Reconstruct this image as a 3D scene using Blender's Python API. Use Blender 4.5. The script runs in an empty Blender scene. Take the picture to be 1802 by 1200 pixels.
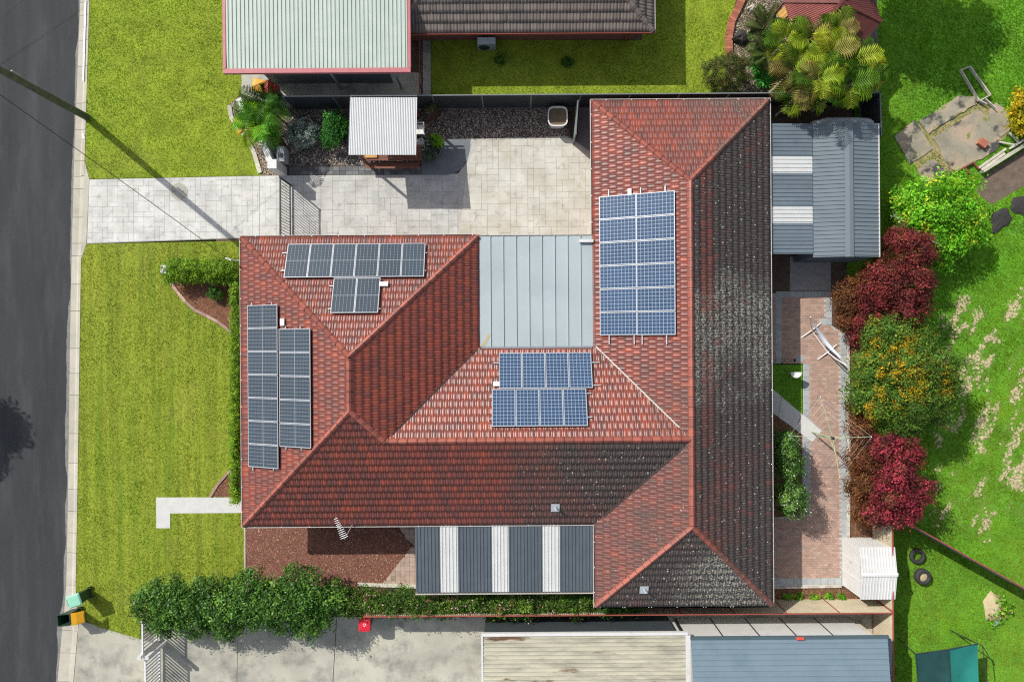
import bpy, bmesh, math, random
import numpy as np
from mathutils import Vector, Matrix
R = math.radians
random.seed(7)
scene = bpy.context.scene
col = scene.collection
# ---------------------------------------------------------------- camera, sky, sun
CAM_H, FPX, ROLL = 33.0, 1201.3, R(0.4)
cam = bpy.data.cameras.new('camera'); cam.lens = 24; cam.sensor_width = 36; cam.clip_end = 2000
camo = bpy.data.objects.new('camera', cam); col.objects.link(camo)
camo.location = (0, 0, CAM_H); camo.rotation_euler = (0, 0, -ROLL); scene.camera = camo
SUNV = Vector((-.93, .80, 1.0)).normalized()
w = bpy.data.worlds.new('World'); scene.world = w; w.use_nodes = True
sk = w.node_tree.nodes.new('ShaderNodeTexSky'); sk.sky_type = 'NISHITA'; sk.sun_disc = False
sk.sun_elevation = math.asin(SUNV.z); sk.sun_rotation = R(-49.3); sk.dust_density = 1.5
hs = w.node_tree.nodes.new('ShaderNodeHueSaturation'); hs.inputs['Saturation'].default_value = .5   # thin bright haze
w.node_tree.links.new(sk.outputs[0], hs.inputs['Color']); w.node_tree.links.new(hs.outputs[0], w.node_tree.nodes['Background'].inputs[0])
w.node_tree.nodes['Background'].inputs[1].default_value = 0.135
sun = bpy.data.lights.new('sun', 'SUN'); sun.energy = 4.4; sun.angle = R(.5); sun.color = (1, .95, .87)
suno = bpy.data.objects.new('sun', sun); col.objects.link(suno); suno.location = SUNV*60
suno.rotation_euler = (-SUNV).to_track_quat('-Z', 'Y').to_euler()
vs = scene.view_settings; vs.view_transform = 'Standard'; vs.look = 'None'; vs.gamma = 1; vs.exposure = 0.17; vs.use_curve_mapping = False
scene.render.engine = 'CYCLES'
cy = scene.cycles; cy.max_bounces = 6; cy.diffuse_bounces = 3; cy.glossy_bounces = 3; cy.transmission_bounces = 4; cy.transparent_max_bounces = 6
cy.use_denoising = False; cy.filter_width = 1.2; cy.sample_clamp_indirect = 6

# ---------------------------------------------------------------- measuring helper: photo point at a known height -> metres
def at(px, py, h=0.0):
    sx = (px-901)/FPX*(CAM_H-h); sy = -(py-600)/FPX*(CAM_H-h)
    c, s = math.cos(ROLL), math.sin(ROLL)
    return Vector((sx*c+sy*s, -sx*s+sy*c, h))
def at2(px, py, h=0.0):
    p = at(px, py, h); return (p.x, p.y)
def P(*pts, h=0.0): return [at2(x, y, h) for x, y in pts]

# ---------------------------------------------------------------- materials
MATS = {}
def nodes_of(name):
    m = bpy.data.materials.new(name); m.use_nodes = True
    nt = m.node_tree; return m, nt, nt.nodes['Principled BSDF'], nt.nodes.new, nt.links.new
def mathn(nt, op, a, b=None, c=None):
    n = nt.nodes.new('ShaderNodeMath'); n.operation = op
    for i, v in enumerate((a, b, c)):
        if v is None: continue
        if hasattr(v, 'is_linked') or hasattr(v, 'links'): nt.links.new(v, n.inputs[i])
        else: n.inputs[i].default_value = v
    return n.outputs[0]
def mixc(nt, f, a, b, mode='MIX'):
    n = nt.nodes.new('ShaderNodeMix'); n.data_type = 'RGBA'; n.blend_type = mode
    for s, v in ((n.inputs['Factor'], f), (n.inputs[6], a), (n.inputs[7], b)):
        if hasattr(v, 'links'): nt.links.new(v, s)
        else: s.default_value = v if not isinstance(v, tuple) else (tuple(v)+(1,))[:4]
    return n.outputs[2]
def noise(nt, scale, detail=4, vec=None, rough=.6, stretch=None):
    n = nt.nodes.new('ShaderNodeTexNoise'); n.inputs['Scale'].default_value = scale
    n.inputs['Detail'].default_value = detail; n.inputs['Roughness'].default_value = rough
    if vec is not None:
        if stretch:
            m = nt.nodes.new('ShaderNodeMapping'); m.inputs['Scale'].default_value = stretch
            nt.links.new(vec, m.inputs[0]); vec = m.outputs[0]
        nt.links.new(vec, n.inputs['Vector'])
    return n.outputs[0]
def ramp(nt, f, lo, hi):
    n = nt.nodes.new('ShaderNodeMapRange'); nt.links.new(f, n.inputs[0])
    n.inputs[1].default_value = lo; n.inputs[2].default_value = hi; return n.outputs[0]
def mat(name, c, rough=.6, var=.18, scale=2.5, bump=0., bscale=60., metal=0., spec=.4, trans=0., dirt=None, stretch=None, fine=0.):
    """colour with soft unevenness, optional stains (colour, scale, lo, hi), fine grain and relief; multiplied by the faces' own tint"""
    m, nt, b, N, L = nodes_of(name)
    pos = N('ShaderNodeNewGeometry').outputs['Position']
    n1 = noise(nt, scale, 5, pos, stretch=stretch)
    k = mathn(nt, 'MULTIPLY_ADD', ramp(nt, n1, .25, .75), 2*var, 1-var)
    if fine:
        n2 = noise(nt, 45, 2, pos); k = mathn(nt, 'MULTIPLY', k, mathn(nt, 'MULTIPLY_ADD', ramp(nt, n2, .2, .8), 2*fine, 1-fine))
    rgb = N('ShaderNodeCombineColor')
    for i in range(3): L(k, rgb.inputs[i])
    out = mixc(nt, 1.0, tuple(c), rgb.outputs[0], 'MULTIPLY')
    if dirt:
        for dc, ds, lo, hi in (dirt if isinstance(dirt, list) else [dirt]):
            out = mixc(nt, ramp(nt, noise(nt, ds, 6, pos, .65, stretch), lo, hi), out, tuple(dc))
    a = N('ShaderNodeAttribute'); a.attribute_name = 'tint'
    out = mixc(nt, 1.0, out, a.outputs['Color'], 'MULTIPLY')
    L(out, b.inputs['Base Color'])
    b.inputs['Roughness'].default_value = rough; b.inputs['Metallic'].default_value = metal
    b.inputs['Specular IOR Level'].default_value = spec
    if bump:
        bp = N('ShaderNodeBump'); bp.inputs['Strength'].default_value = bump; bp.inputs['Distance'].default_value = .02
        L(noise(nt, bscale, 4, pos), bp.inputs['Height']); L(bp.outputs[0], b.inputs['Normal'])
    if trans:
        t = N('ShaderNodeBsdfTranslucent'); L(out, t.inputs['Color'])
        mx = N('ShaderNodeMixShader'); mx.inputs[0].default_value = trans
        L(b.outputs[0], mx.inputs[1]); L(t.outputs[0], mx.inputs[2]); L(mx.outputs[0], nt.nodes['Material Output'].inputs[0])
    MATS[name] = m; return m

# ---------------------------------------------------------------- mesh helpers
WL = {}                                   # world location of each object's origin
def wloc(o): return WL.get(o.name, Vector((0, 0, 0))) if o else Vector((0, 0, 0))
class MB:
    def __init__(s): s.v = []; s.f = []; s.t = []; s.m = []; s.sm = []
    def add(s, vs, fs, t=(1, 1, 1), mi=0, sm=False):
        o = len(s.v); s.v += [tuple(v) for v in vs]
        for f in fs: s.f.append(tuple(i+o for i in f)); s.t.append(t); s.m.append(mi); s.sm.append(sm)
        return s
    def obox(s, c, ax, ay, az, t=(1, 1, 1), mi=0):
        c, ax, ay, az = Vector(c), Vector(ax), Vector(ay), Vector(az)
        vs = [c+ax*i+ay*j+az*k for k in (-1, 1) for j in (-1, 1) for i in (-1, 1)]
        return s.add(vs, [(0, 2, 3, 1), (4, 5, 7, 6), (0, 1, 5, 4), (2, 6, 7, 3), (0, 4, 6, 2), (1, 3, 7, 5)], t, mi)
    def box(s, x0, x1, y0, y1, z0, z1, t=(1, 1, 1), mi=0):
        return s.obox(((x0+x1)/2, (y0+y1)/2, (z0+z1)/2), ((x1-x0)/2, 0, 0), (0, (y1-y0)/2, 0), (0, 0, (z1-z0)/2), t, mi)
    def bar(s, p, q, w_, h_=None, t=(1, 1, 1), mi=0, up=(0, 0, 1)):
        p, q = Vector(p), Vector(q); d = q-p; L = d.length
        if L < 1e-6: return s
        d /= L; u = Vector(up)
        if abs(d.dot(u)) > .98: u = Vector((1, 0, 0))
        sd = d.cross(u).normalized(); u2 = sd.cross(d); h_ = h_ or w_
        return s.obox((p+q)/2, d*L/2, sd*w_/2, u2*h_/2, t, mi)
    def tube(s, path, r, n=8, t=(1, 1, 1), mi=0, sm=True):
        path = [Vector(p) for p in path]; rs = r if isinstance(r, (list, tuple)) else [r]*len(path)
        rings = []
        for i, p in enumerate(path):
            d = (path[min(i+1, len(path)-1)]-path[max(i-1, 0)])
            d = d.normalized() if d.length > 1e-9 else Vector((0, 0, 1))
            u = Vector((0, 0, 1)) if abs(d.z) < .9 else Vector((1, 0, 0))
            a = d.cross(u).normalized(); b = d.cross(a)
            rings.append([p+(a*math.cos(2*math.pi*k/n)+b*math.sin(2*math.pi*k/n))*rs[i] for k in range(n)])
        vs = [v for rg in rings for v in rg]
        fs = [(i*n+k, i*n+(k+1) % n, (i+1)*n+(k+1) % n, (i+1)*n+k) for i in range(len(path)-1) for k in range(n)]
        s.add(vs, fs, t, mi, sm)
        e = (len(path)-1)*n
        s.add([v for v in rings[0]], [tuple(range(n))], t, mi); s.add([v for v in rings[-1]], [tuple(reversed(range(n)))], t, mi)
        return s
    def prism(s, poly, z0, z1, t=(1, 1, 1), mi=0, bottom=False):
        n = len(poly)
        a = sum(poly[i][0]*poly[(i+1) % n][1]-poly[(i+1) % n][0]*poly[i][1] for i in range(n))
        if a < 0: poly = poly[::-1]
        vs = [(x, y, z1) for x, y in poly]+[(x, y, z0) for x, y in poly]
        fs = [tuple(range(n))]+[(i, i+n, (i+1) % n+n, (i+1) % n) for i in range(n)]
        if bottom: fs.append(tuple(range(2*n-1, n-1, -1)))
        return s.add(vs, fs, t, mi)
    def lathe(s, prof, c, n=16, t=(1, 1, 1), mi=0, sm=True, sx=1, sy=1, rz=0):
        cx, cy_, cz = c; vs = []
        for r_, z in prof:
            for k in range(n):
                a = 2*math.pi*k/n; x, y = r_*math.cos(a)*sx, r_*math.sin(a)*sy
                vs.append((cx+x*math.cos(rz)-y*math.sin(rz), cy_+x*math.sin(rz)+y*math.cos(rz), cz+z))
        fs = [(i*n+k, i*n+(k+1) % n, (i+1)*n+(k+1) % n, (i+1)*n+k) for i in range(len(prof)-1) for k in range(n)]
        return s.add(vs, fs, t, mi, sm)
    def build(s, name, m, parent=None, tag_=None):
        V = np.array(s.v, dtype=float).reshape(-1, 3)
        if parent: org = wloc(parent)
        else: org = Vector(((V[:, 0].min()+V[:, 0].max())/2, (V[:, 1].min()+V[:, 1].max())/2, V[:, 2].min()))
        me = bpy.data.meshes.new(name)
        me.from_pydata([tuple(v) for v in (V-np.array(org))], [], s.f)
        for x in (m if isinstance(m, (list, tuple)) else [m]): me.materials.append(MATS[x] if isinstance(x, str) else x)
        a = me.attributes.new('tint', 'FLOAT_COLOR', 'FACE')
        a.data.foreach_set('color', np.array([tuple(t)+(1,) for t in s.t], dtype=np.float32).ravel())
        me.polygons.foreach_set('material_index', s.m); me.polygons.foreach_set('use_smooth', s.sm)
        me.update()
        o = bpy.data.objects.new(name, me); col.objects.link(o)
        if parent: o.parent = parent; WL[o.name] = wloc(parent)
        else: o.location = org; WL[o.name] = org
        if tag_: tag(o, *tag_)
        return o
def tag(o, label, cat, group=None, kind=None):
    o['label'] = label; o['category'] = cat
    if group: o['group'] = group
    if kind: o['kind'] = kind
    return o
def thing(name, label, cat, loc, group=None, kind=None):
    o = bpy.data.objects.new(name, None); col.objects.link(o); o.location = Vector(loc); o.empty_display_size = .2
    WL[o.name] = Vector(loc); return tag(o, label, cat, group, kind)
def inst(name, me, parent, M, color=None):
    """a piece sharing mesh data, placed by a world matrix under its parent"""
    o = bpy.data.objects.new(name, me); col.objects.link(o); o.parent = parent
    o.matrix_basis = Matrix.Translation(-wloc(parent)) @ M; WL[o.name] = M.translation.copy()
    if color: o.color = color
    return o
def np_obj(name, V, F, tints, m, parent=None, tag_=None, smooth=False):
    V = np.asarray(V, dtype=np.float32)
    if parent: org = wloc(parent)
    else: org = Vector((float(V[:, 0].mean()), float(V[:, 1].mean()), float(V[:, 2].min())))
    V = V-np.array(org, dtype=np.float32)
    F = np.asarray(F, dtype=np.int32); k = F.shape[1]
    me = bpy.data.meshes.new(name)
    me.vertices.add(len(V)); me.vertices.foreach_set('co', V.ravel())
    me.loops.add(F.size); me.loops.foreach_set('vertex_index', F.ravel())
    me.polygons.add(len(F)); me.polygons.foreach_set('loop_start', np.arange(len(F), dtype=np.int32)*k)
    me.update(calc_edges=True)
    if smooth: me.polygons.foreach_set('use_smooth', np.ones(len(F), dtype=bool))
    me.materials.append(MATS[m])
    a = me.attributes.new('tint', 'FLOAT_COLOR', 'FACE')
    t = np.ones((len(F), 4), dtype=np.float32); t[:, :3] = tints; a.data.foreach_set('color', t.ravel())
    o = bpy.data.objects.new(name, me); col.objects.link(o)
    if parent: o.parent = parent
    else: o.location = org
    WL[o.name] = org
    if tag_: tag(o, *tag_)
    return o
RNG = np.random.default_rng(11)
def vn(x, y, scale, seed=0):
    """smooth value noise 0..1"""
    x = np.asarray(x)*scale; y = np.asarray(y)*scale
    xi = np.floor(x).astype(int); yi = np.floor(y).astype(int); fx = x-xi; fy = y-yi
    fx = fx*fx*(3-2*fx); fy = fy*fy*(3-2*fy)
    def hsh(i, j):
        n = (i*374761393+j*668265263+seed*1442695041) & 0xffffffff
        n = ((n ^ (n >> 13))*1274126177) & 0xffffffff
        return ((n ^ (n >> 16)) & 0xffff)/65535.
    return (hsh(xi, yi)*(1-fx)+hsh(xi+1, yi)*fx)*(1-fy)+(hsh(xi, yi+1)*(1-fx)+hsh(xi+1, yi+1)*fx)*fy
def inpoly(x, y, poly):
    r = np.zeros(len(x), dtype=bool); n = len(poly)
    for i in range(n):
        x0, y0 = poly[i]; x1, y1 = poly[(i+1) % n]
        if y0 == y1: continue
        c = ((y0 > y) != (y1 > y)) & (x < (x1-x0)*(y-y0)/(y1-y0)+x0); r ^= c
    return r
def inside1(x, y, poly): return bool(inpoly(np.array([x]), np.array([y]), poly)[0])
def scatter(poly, per_m2, excl=()):
    xs = [p[0] for p in poly]; ys = [p[1] for p in poly]
    A = (max(xs)-min(xs))*(max(ys)-min(ys)); n = int(A*per_m2)
    x = RNG.uniform(min(xs), max(xs), n); y = RNG.uniform(min(ys), max(ys), n)
    k = inpoly(x, y, poly)
    for e in excl: k &= ~inpoly(x, y, e)
    return x[k], y[k]
def clip_convex(poly, clipper):
    """Sutherland-Hodgman, both counter-clockwise lists of xy"""
    out = list(poly)
    n = len(clipper)
    for i in range(n):
        ax, ay = clipper[i]; bx, by = clipper[(i+1) % n]
        src, out = out, []
        if not src: return []
        def sd(p): return (bx-ax)*(p[1]-ay)-(by-ay)*(p[0]-ax)
        for j in range(len(src)):
            p, q = src[j], src[(j+1) % len(src)]; a, b = sd(p), sd(q)
            if a >= 0: out.append(p)
            if (a >= 0) != (b >= 0):
                t = a/(a-b); out.append((p[0]+(q[0]-p[0])*t, p[1]+(q[1]-p[1])*t))
    return out
def ccw(poly):
    a = sum(poly[i][0]*poly[(i+1) % len(poly)][1]-poly[(i+1) % len(poly)][0]*poly[i][1] for i in range(len(poly)))
    return poly if a > 0 else poly[::-1]
def area(poly): return abs(sum(poly[i][0]*poly[(i+1) % len(poly)][1]-poly[(i+1) % len(poly)][0]*poly[i][1] for i in range(len(poly))))/2
RIB = {'trim': [(0, 0), (.30, 0), (.36, 1), (.50, 1), (.56, 0)],            # flat pans with raised ribs
       'wave': [(k/6, .5+.5*math.cos(2*math.pi*k/6)) for k in range(6)],
       'deck': [(0, 0), (.62, 0), (.70, 1), (.92, 1)],
       'seam': [(0, 0), (.90, 0), (.91, 1), (.97, 1), (.98, 0)]}
def ribbed(mb, o, du, dv, width, length, pitch, hgt, prof, nrm=(0, 0, 1), t=(1, 1, 1), mi=0, thick=True):
    """sheet with ribs running along dv"""
    o, du, dv, nrm = Vector(o), Vector(du).normalized(), Vector(dv).normalized(), Vector(nrm).normalized()
    us = []; k = 0
    while k*pitch < width-1e-6:
        for a, b in RIB[prof]:
            u = (k+a)*pitch
            if u < width-1e-6: us.append((u, b*hgt))
        k += 1
    us.append((width, RIB[prof][0][1]*hgt))
    vs = [o+du*u+nrm*h for u, h in us]+[o+du*u+dv*length+nrm*h for u, h in us]
    n = len(us)
    mb.add(vs, [(i, i+1, i+1+n, i+n) for i in range(n-1)], t, mi, prof == 'wave')
    return mb
def sheets(parent, name, o, du, dv, width, length, pitch, hgt, prof, m, cover=.76, nrm=(0, 0, 1), mats=None, tv=.04):
    """a sheeted roof: each sheet one piece"""
    n = max(1, round(width/cover)); cw = width/n
    du, o = Vector(du).normalized(), Vector(o)
    for i in range(n):
        k = random.uniform(1-tv, 1+tv)
        p_ = cw/max(1, round(cw/pitch))
        mb = ribbed(MB(), o+du*cw*i, du, dv, cw, length, p_, hgt, prof, nrm, (k, k, k))
        mb.build(name, mats[i % len(mats)] if mats else m, parent)
# ---------------------------------------------------------------- palette
mat('asphalt', (.036, .039, .043), .9, .26, .5, bump=.5, bscale=90, dirt=[((.055, .057, .060), .5, .5, .75), ((.022, .024, .026), .35, .56, .74)], fine=.35, stretch=(2.2, .35, 1))
mat('asphalt_edge', (.20, .195, .18), .95, .3, 6, bump=.4, fine=.5)
mat('kerb_concrete', (.44, .415, .35), .9, .14, 1.2, bump=.2, dirt=((.30, .28, .23), 3, .58, .8), fine=.12)
mat('apron_concrete', (.44, .43, .36), .9, .14, 1.2, bump=.2, fine=.12)
mat('old_concrete', (.42, .41, .345), .92, .25, .5, bump=.25, dirt=[((.23, .23, .205), .8, .46, .66), ((.50, .48, .38), .3, .5, .7), ((.15, .14, .115), 1.3, .60, .76)], fine=.2)
mat('drive_stone', (.56, .56, .53), .8, .14, 1.6, bump=.3, bscale=25, dirt=[((.42, .42, .40), .9, .42, .66), ((.62, .62, .60), .7, .5, .7), ((.30, .30, .28), 2.6, .56, .74)], fine=.08)
mat('drive_sand', (.55, .54, .485), .8, .15, 1.0, bump=.3, bscale=25, dirt=[((.44, .42, .345), .7, .44, .66), ((.34, .325, .27), 2.2, .55, .74), ((.58, .57, .52), .8, .55, .75)], fine=.09)
mat('grout', (.44, .43, .40), .95, .2, 4)
mat('path_white', (.54, .54, .52), .85, .1, 3, dirt=((.5, .5, .48), 5, .55, .8))
mat('path_charcoal', (.16, .175, .19), .85, .15, 2, bump=.2, fine=.1)
mat('paver_pink', (.40, .27, .215), .9, .15, 5, bump=.2, dirt=((.20, .13, .11), 1.6, .62, .78), fine=.12)
mat('paver_grey', (.36, .38, .385), .9, .12, 5, bump=.2, fine=.1)
mat('paver_dark', (.13, .135, .14), .9, .2, 5, bump=.2)
mat('soil', (.10, .07, .05), .95, .35, 3, bump=.6, fine=.35)
mat('dry_soil', (.47, .39, .235), .95, .2, 3, bump=.5, fine=.2)
mat('mulch', (1, 1, 1), .95, .25, 4)
mat('stone', (1, 1, 1), .85, .2, 30)
mat('turf_base', (.235, .30, .022), .95, .3, 1.2, bump=.5, fine=.3)
mat('turf_front', (.24, .29, .026), .95, .34, 1.1, bump=.5, fine=.2, stretch=(2.6, .10, 1), dirt=[((.15, .23, .015), .9, .50, .66)])
mat('turf_lush', (.11, .29, .018), .95, .3, 1.0, bump=.5, fine=.3)
mat('blade', (1, 1, 1), .8, .10, .5, trans=.42, spec=.12)
mat('leaf', (1, 1, 1), .6, .10, 1.5, trans=.36, spec=.2)
mat('leaf_gloss', (1, 1, 1), .42, .10, 1.5, trans=.28, spec=.3)
mat('bark', (.17, .12, .08), .95, .3, 8, bump=.6)
mat('bark_grey', (.42, .40, .36), .95, .2, 8, bump=.4)
mat('pole_wood', (.085, .095, .055), .9, .35, 3, bump=.5, stretch=(1, 1, 1), dirt=((.14, .15, .09), 2.5, .5, .7))
mat('brick', (.25, .10, .07), .9, .25, 6, bump=.4)
mat('render_cream', (.6, .55, .45), .9, .1, 3)
mat('gutter', (.52, .50, .47), .5, .12, 4)
mat('gutter_brown', (.10, .055, .045), .5, .15, 4)
mat('soffit', (.5, .48, .45), .8, .1, 3)
mat('underlay', (.03, .022, .02), .95, .2, 4)
mat('flat_roof', (.36, .42, .44), .5, .05, .7, dirt=[((.30, .35, .37), .5, .45, .8)])
mat('metal_dark', (.085, .105, .125), .42, .10, 2, spec=.5)
mat('metal_shed', (.15, .185, .21), .45, .07, 1.2, spec=.5)
mat('metal_lean', (.13, .165, .195), .45, .12, 1.2, spec=.5, dirt=((.06, .075, .08), 3, .6, .8))
mat('metal_blue', (.160, .222, .265), .45, .06, 1.2, dirt=((.125, .185, .225), 1, .5, .8))
mat('zinc', (.36, .38, .40), .38, .06, 2, spec=.6)
mat('mint_roof', (.40, .47, .42), .5, .05, 1.2, dirt=((.46, .50, .45), 1.2, .5, .8))
mat('clear_sheet', (.80, .82, .81), .4, .05, 2, trans=.35, dirt=((.16, .15, .12), 9, .73, .76))
mat('cream_roof', (.45, .43, .335), .7, .10, 2, dirt=[((.27, .26, .21), 1.3, .44, .66), ((.14, .08, .04), .55, .57, .62)], stretch=(.4, 2, 1))
mat('white_paint', (.60, .60, .59), .5, .05, 3, dirt=((.48, .48, .45), 2.5, .55, .78))
mat('white_plastic', (.70, .70, .70), .4, .03, 3)
mat('fence_dark', (.045, .055, .062), .5, .12, 2)
mat('fence_cream', (.52, .46, .34), .55, .12, 2, dirt=((.42, .34, .18), 1.3, .58, .8))
mat('trim_red', (.30, .075, .055), .5, .12, 3, spec=.4)
mat('fascia_red', (.42, .14, .15), .5, .12, 3)
mat('red_brown', (.22, .07, .05), .7, .2, 5)
mat('rust_roof', (.13, .035, .03), .6, .25, 3, dirt=((.40, .12, .04), 2.2, .62, .75))
mat('timber_brown', (.17, .065, .040), .6, .25, 6, stretch=(.5, 6, 1))
mat('timber_yellow', (.55, .32, .09), .6, .2, 6)
mat('timber_grey', (.50, .47, .41), .9, .25, 6, bump=.4)
mat('timber_dark', (.10, .05, .035), .8, .25, 6)
mat('black_steel', (.03, .035, .042), .4, .1, 3)
mat('steel', (.60, .62, .64), .35, .08, 5, metal=.6)
mat('alu', (.52, .54, .57), .35, .05, 5, metal=.4)
mat('box_white', (.8, .8, .78), .5, .04, 3)
mat('rubber', (.035, .035, .037), .75, .2, 6, bump=.3)
mat('bin_green', (.020, .055, .032), .45, .1, 3)
mat('lid_mint', (.26, .56, .42), .45, .08, 4)
mat('lid_yellow', (.72, .36, .015), .45, .06, 4)
mat('lid_red', (.60, .02, .045), .4, .08, 4)
mat('line_green', (.40, .48, .28), .5, .08, 4)
mat('shade_dark', (.018, .075, .075), .7, .2, 2, trans=.25)
mat('shade_teal', (.025, .26, .235), .7, .12, 1.5, trans=.35)
mat('hammock_cloth', (.55, .63, .72), .8, .06, 4, trans=.1)
mat('tarp', (.28, .30, .33), .3, .2, 3, bump=.6, bscale=9)
mat('lead', (.42, .45, .48), .45, .15, 8)
mat('pot_grey', (.20, .24, .22), .7, .2, 5)
mat('rock_dark', (.035, .033, .032), .9, .3, 6, bump=.6, bscale=12)
mat('slab_old', (.30, .28, .21), .95, .25, 1.2, bump=.5, dirt=[((.44, .34, .25), .8, .47, .58), ((.075, .075, .07), .7, .53, .59), ((.20, .24, .06), 1.6, .60, .66)], fine=.35)
mat('brick_edge', (.36, .13, .08), .9, .25, 6, bump=.3)
mat('grey_panel', (.30, .34, .35), .5, .1, 3)
mat('fence_cap', (.16, .18, .19), .45, .1, 2)
mat('emblem', (.85, .6, .62), .5, .02, 3)
mat('cable', (.012, .012, .012), .6, .1, 3)

def tile_material(name, dark, mid, bright, black, rough):
    """glazed roof tile: red channel of the tint is the tile's tone, green how far lichen and soot have taken it"""
    m, nt, b, N, L = nodes_of(name)
    pos = N('ShaderNodeNewGeometry').outputs['Position']
    a = N('ShaderNodeAttribute'); a.attribute_name = 'tint'
    oi = N('ShaderNodeObjectInfo')
    tt = mixc(nt, 1.0, a.outputs['Color'], oi.outputs['Color'], 'MULTIPLY')
    sp = N('ShaderNodeSeparateColor'); L(tt, sp.inputs[0])
    tone, wth = sp.outputs[0], sp.outputs[1]
    cr = N('ShaderNodeValToRGB'); e = cr.color_ramp.elements
    e[0].position = 0; e[0].color = dark+(1,); e[1].position = 1; e[1].color = bright+(1,)
    x = e.new(.5); x.color = mid+(1,)
    L(tone, cr.inputs[0])
    big = noise(nt, .9, 5, pos); sml = noise(nt, 9, 4, pos)
    wmask = ramp(nt, mathn(nt, 'ADD', mathn(nt, 'MULTIPLY_ADD', big, .55, -.28), mathn(nt, 'ADD', mathn(nt, 'MULTIPLY_ADD', sml, .4, -.2), wth)), .28, .72)
    c1 = mixc(nt, wmask, cr.outputs[0], black)
    vor = N('ShaderNodeTexVoronoi'); vor.inputs['Scale'].default_value = 4.2; L(pos, vor.inputs['Vector'])
    vor.inputs['Randomness'].default_value = 1
    vo2 = N('ShaderNodeTexVoronoi'); vo2.inputs['Scale'].default_value = 7.5; L(pos, vo2.inputs['Vector'])
    spots2 = mathn(nt, 'MULTIPLY', ramp(nt, vo2.outputs['Distance'], .20, .12), ramp(nt, mathn(nt, 'MULTIPLY', noise(nt, .8, 4, pos), sp.outputs[2]), .16, .34))
    spots = ramp(nt, mathn(nt, 'ADD', vor.outputs['Distance'], mathn(nt, 'MULTIPLY', noise(nt, 24, 3, pos), .12)), .25, .14)
    keep = ramp(nt, mathn(nt, 'MULTIPLY', noise(nt, 1.7, 3, pos), wth), .20, .36)
    patch = mathn(nt, 'MULTIPLY', ramp(nt, noise(nt, 13, 3, pos), .48, .58), ramp(nt, mathn(nt, 'MULTIPLY', noise(nt, .42, 3, pos), sp.outputs[2]), .33, .50))
    li = mathn(nt, 'MAXIMUM', mathn(nt, 'MAXIMUM', mathn(nt, 'MULTIPLY', spots, keep), mathn(nt, 'MULTIPLY', spots2, mathn(nt, 'MULTIPLY', wth, .8))), mathn(nt, 'MULTIPLY', patch, mathn(nt, 'MULTIPLY', wth, .75)))
    c2 = mixc(nt, li, c1, (.50, .49, .41))
    L(c2, b.inputs['Base Color'])
    L(mathn(nt, 'MULTIPLY_ADD', wmask, .36, rough), b.inputs['Roughness'])
    b.inputs['Specular IOR Level'].default_value = .5
    MATS[name] = m; return m
tile_material('terracotta', (.115, .048, .042), (.180, .052, .039), (.27, .062, .036), (.070, .056, .050), .42)
tile_material('cap_terracotta', (.22, .066, .048), (.28, .080, .055), (.34, .098, .065), (.08, .06, .05), .5)
tile_material('concrete_tile', (.10, .085, .076), (.14, .115, .10), (.18, .15, .13), (.03, .03, .03), .7)

def cell_material(name, base, line, nx, ny, lw, centre):
    """solar cells printed under glass: nx by ny cells with pale joints"""
    m, nt, b, N, L = nodes_of(name)
    o = N('ShaderNodeTexCoord').outputs['Object']
    sp = N('ShaderNodeSeparateXYZ'); L(o, sp.inputs[0])
    def lines(c, size, n, wd):
        f = mathn(nt, 'FRACT', mathn(nt, 'MULTIPLY_ADD', c, n/size, n/2+10))
        d = mathn(nt, 'ABSOLUTE', mathn(nt, 'SUBTRACT', f, .5))
        return mathn(nt, 'GREATER_THAN', d, .5-wd*n/size)
    m1 = lines(sp.outputs[0], .94, nx, lw); m2 = lines(sp.outputs[1], 1.59, ny, lw*(.6 if centre else 1))
    if centre: m2 = mathn(nt, 'MULTIPLY', m2, .55)
    k = mathn(nt, 'MAXIMUM', m1, m2)
    if centre: k = mathn(nt, 'MAXIMUM', k, mathn(nt, 'LESS_THAN', mathn(nt, 'ABSOLUTE', sp.outputs[1]), .013))
    bus = mathn(nt, 'MULTIPLY', lines(sp.outputs[0], .94, nx*4, .002), .3)
    k = mathn(nt, 'MAXIMUM', k, bus)
    pos = N('ShaderNodeNewGeometry').outputs['Position']
    oi = N('ShaderNodeObjectInfo')
    v = mathn(nt, 'ADD', mathn(nt, 'MULTIPLY_ADD', noise(nt, 3, 3, pos), .4, .72), mathn(nt, 'MULTIPLY', oi.outputs['Random'], .22))
    rgb = N('ShaderNodeCombineColor')
    for i in range(3): L(v, rgb.inputs[i])
    c = mixc(nt, k, mixc(nt, 1.0, base, rgb.outputs[0], 'MULTIPLY'), line)
    L(c, b.inputs['Base Color']); b.inputs['Roughness'].default_value = .30; b.inputs['Specular IOR Level'].default_value = .28
    b.inputs['Coat Weight'].default_value = .12; b.inputs['Coat Roughness'].default_value = .12
    MATS[name] = m
cell_material('cells_mono', (.030, .045, .064), (.24, .28, .31), 6, 20, .006, True)
cell_material('cells_poly', (.023, .054, .115), (.27, .34, .43), 6, 10, .009, False)

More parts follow.
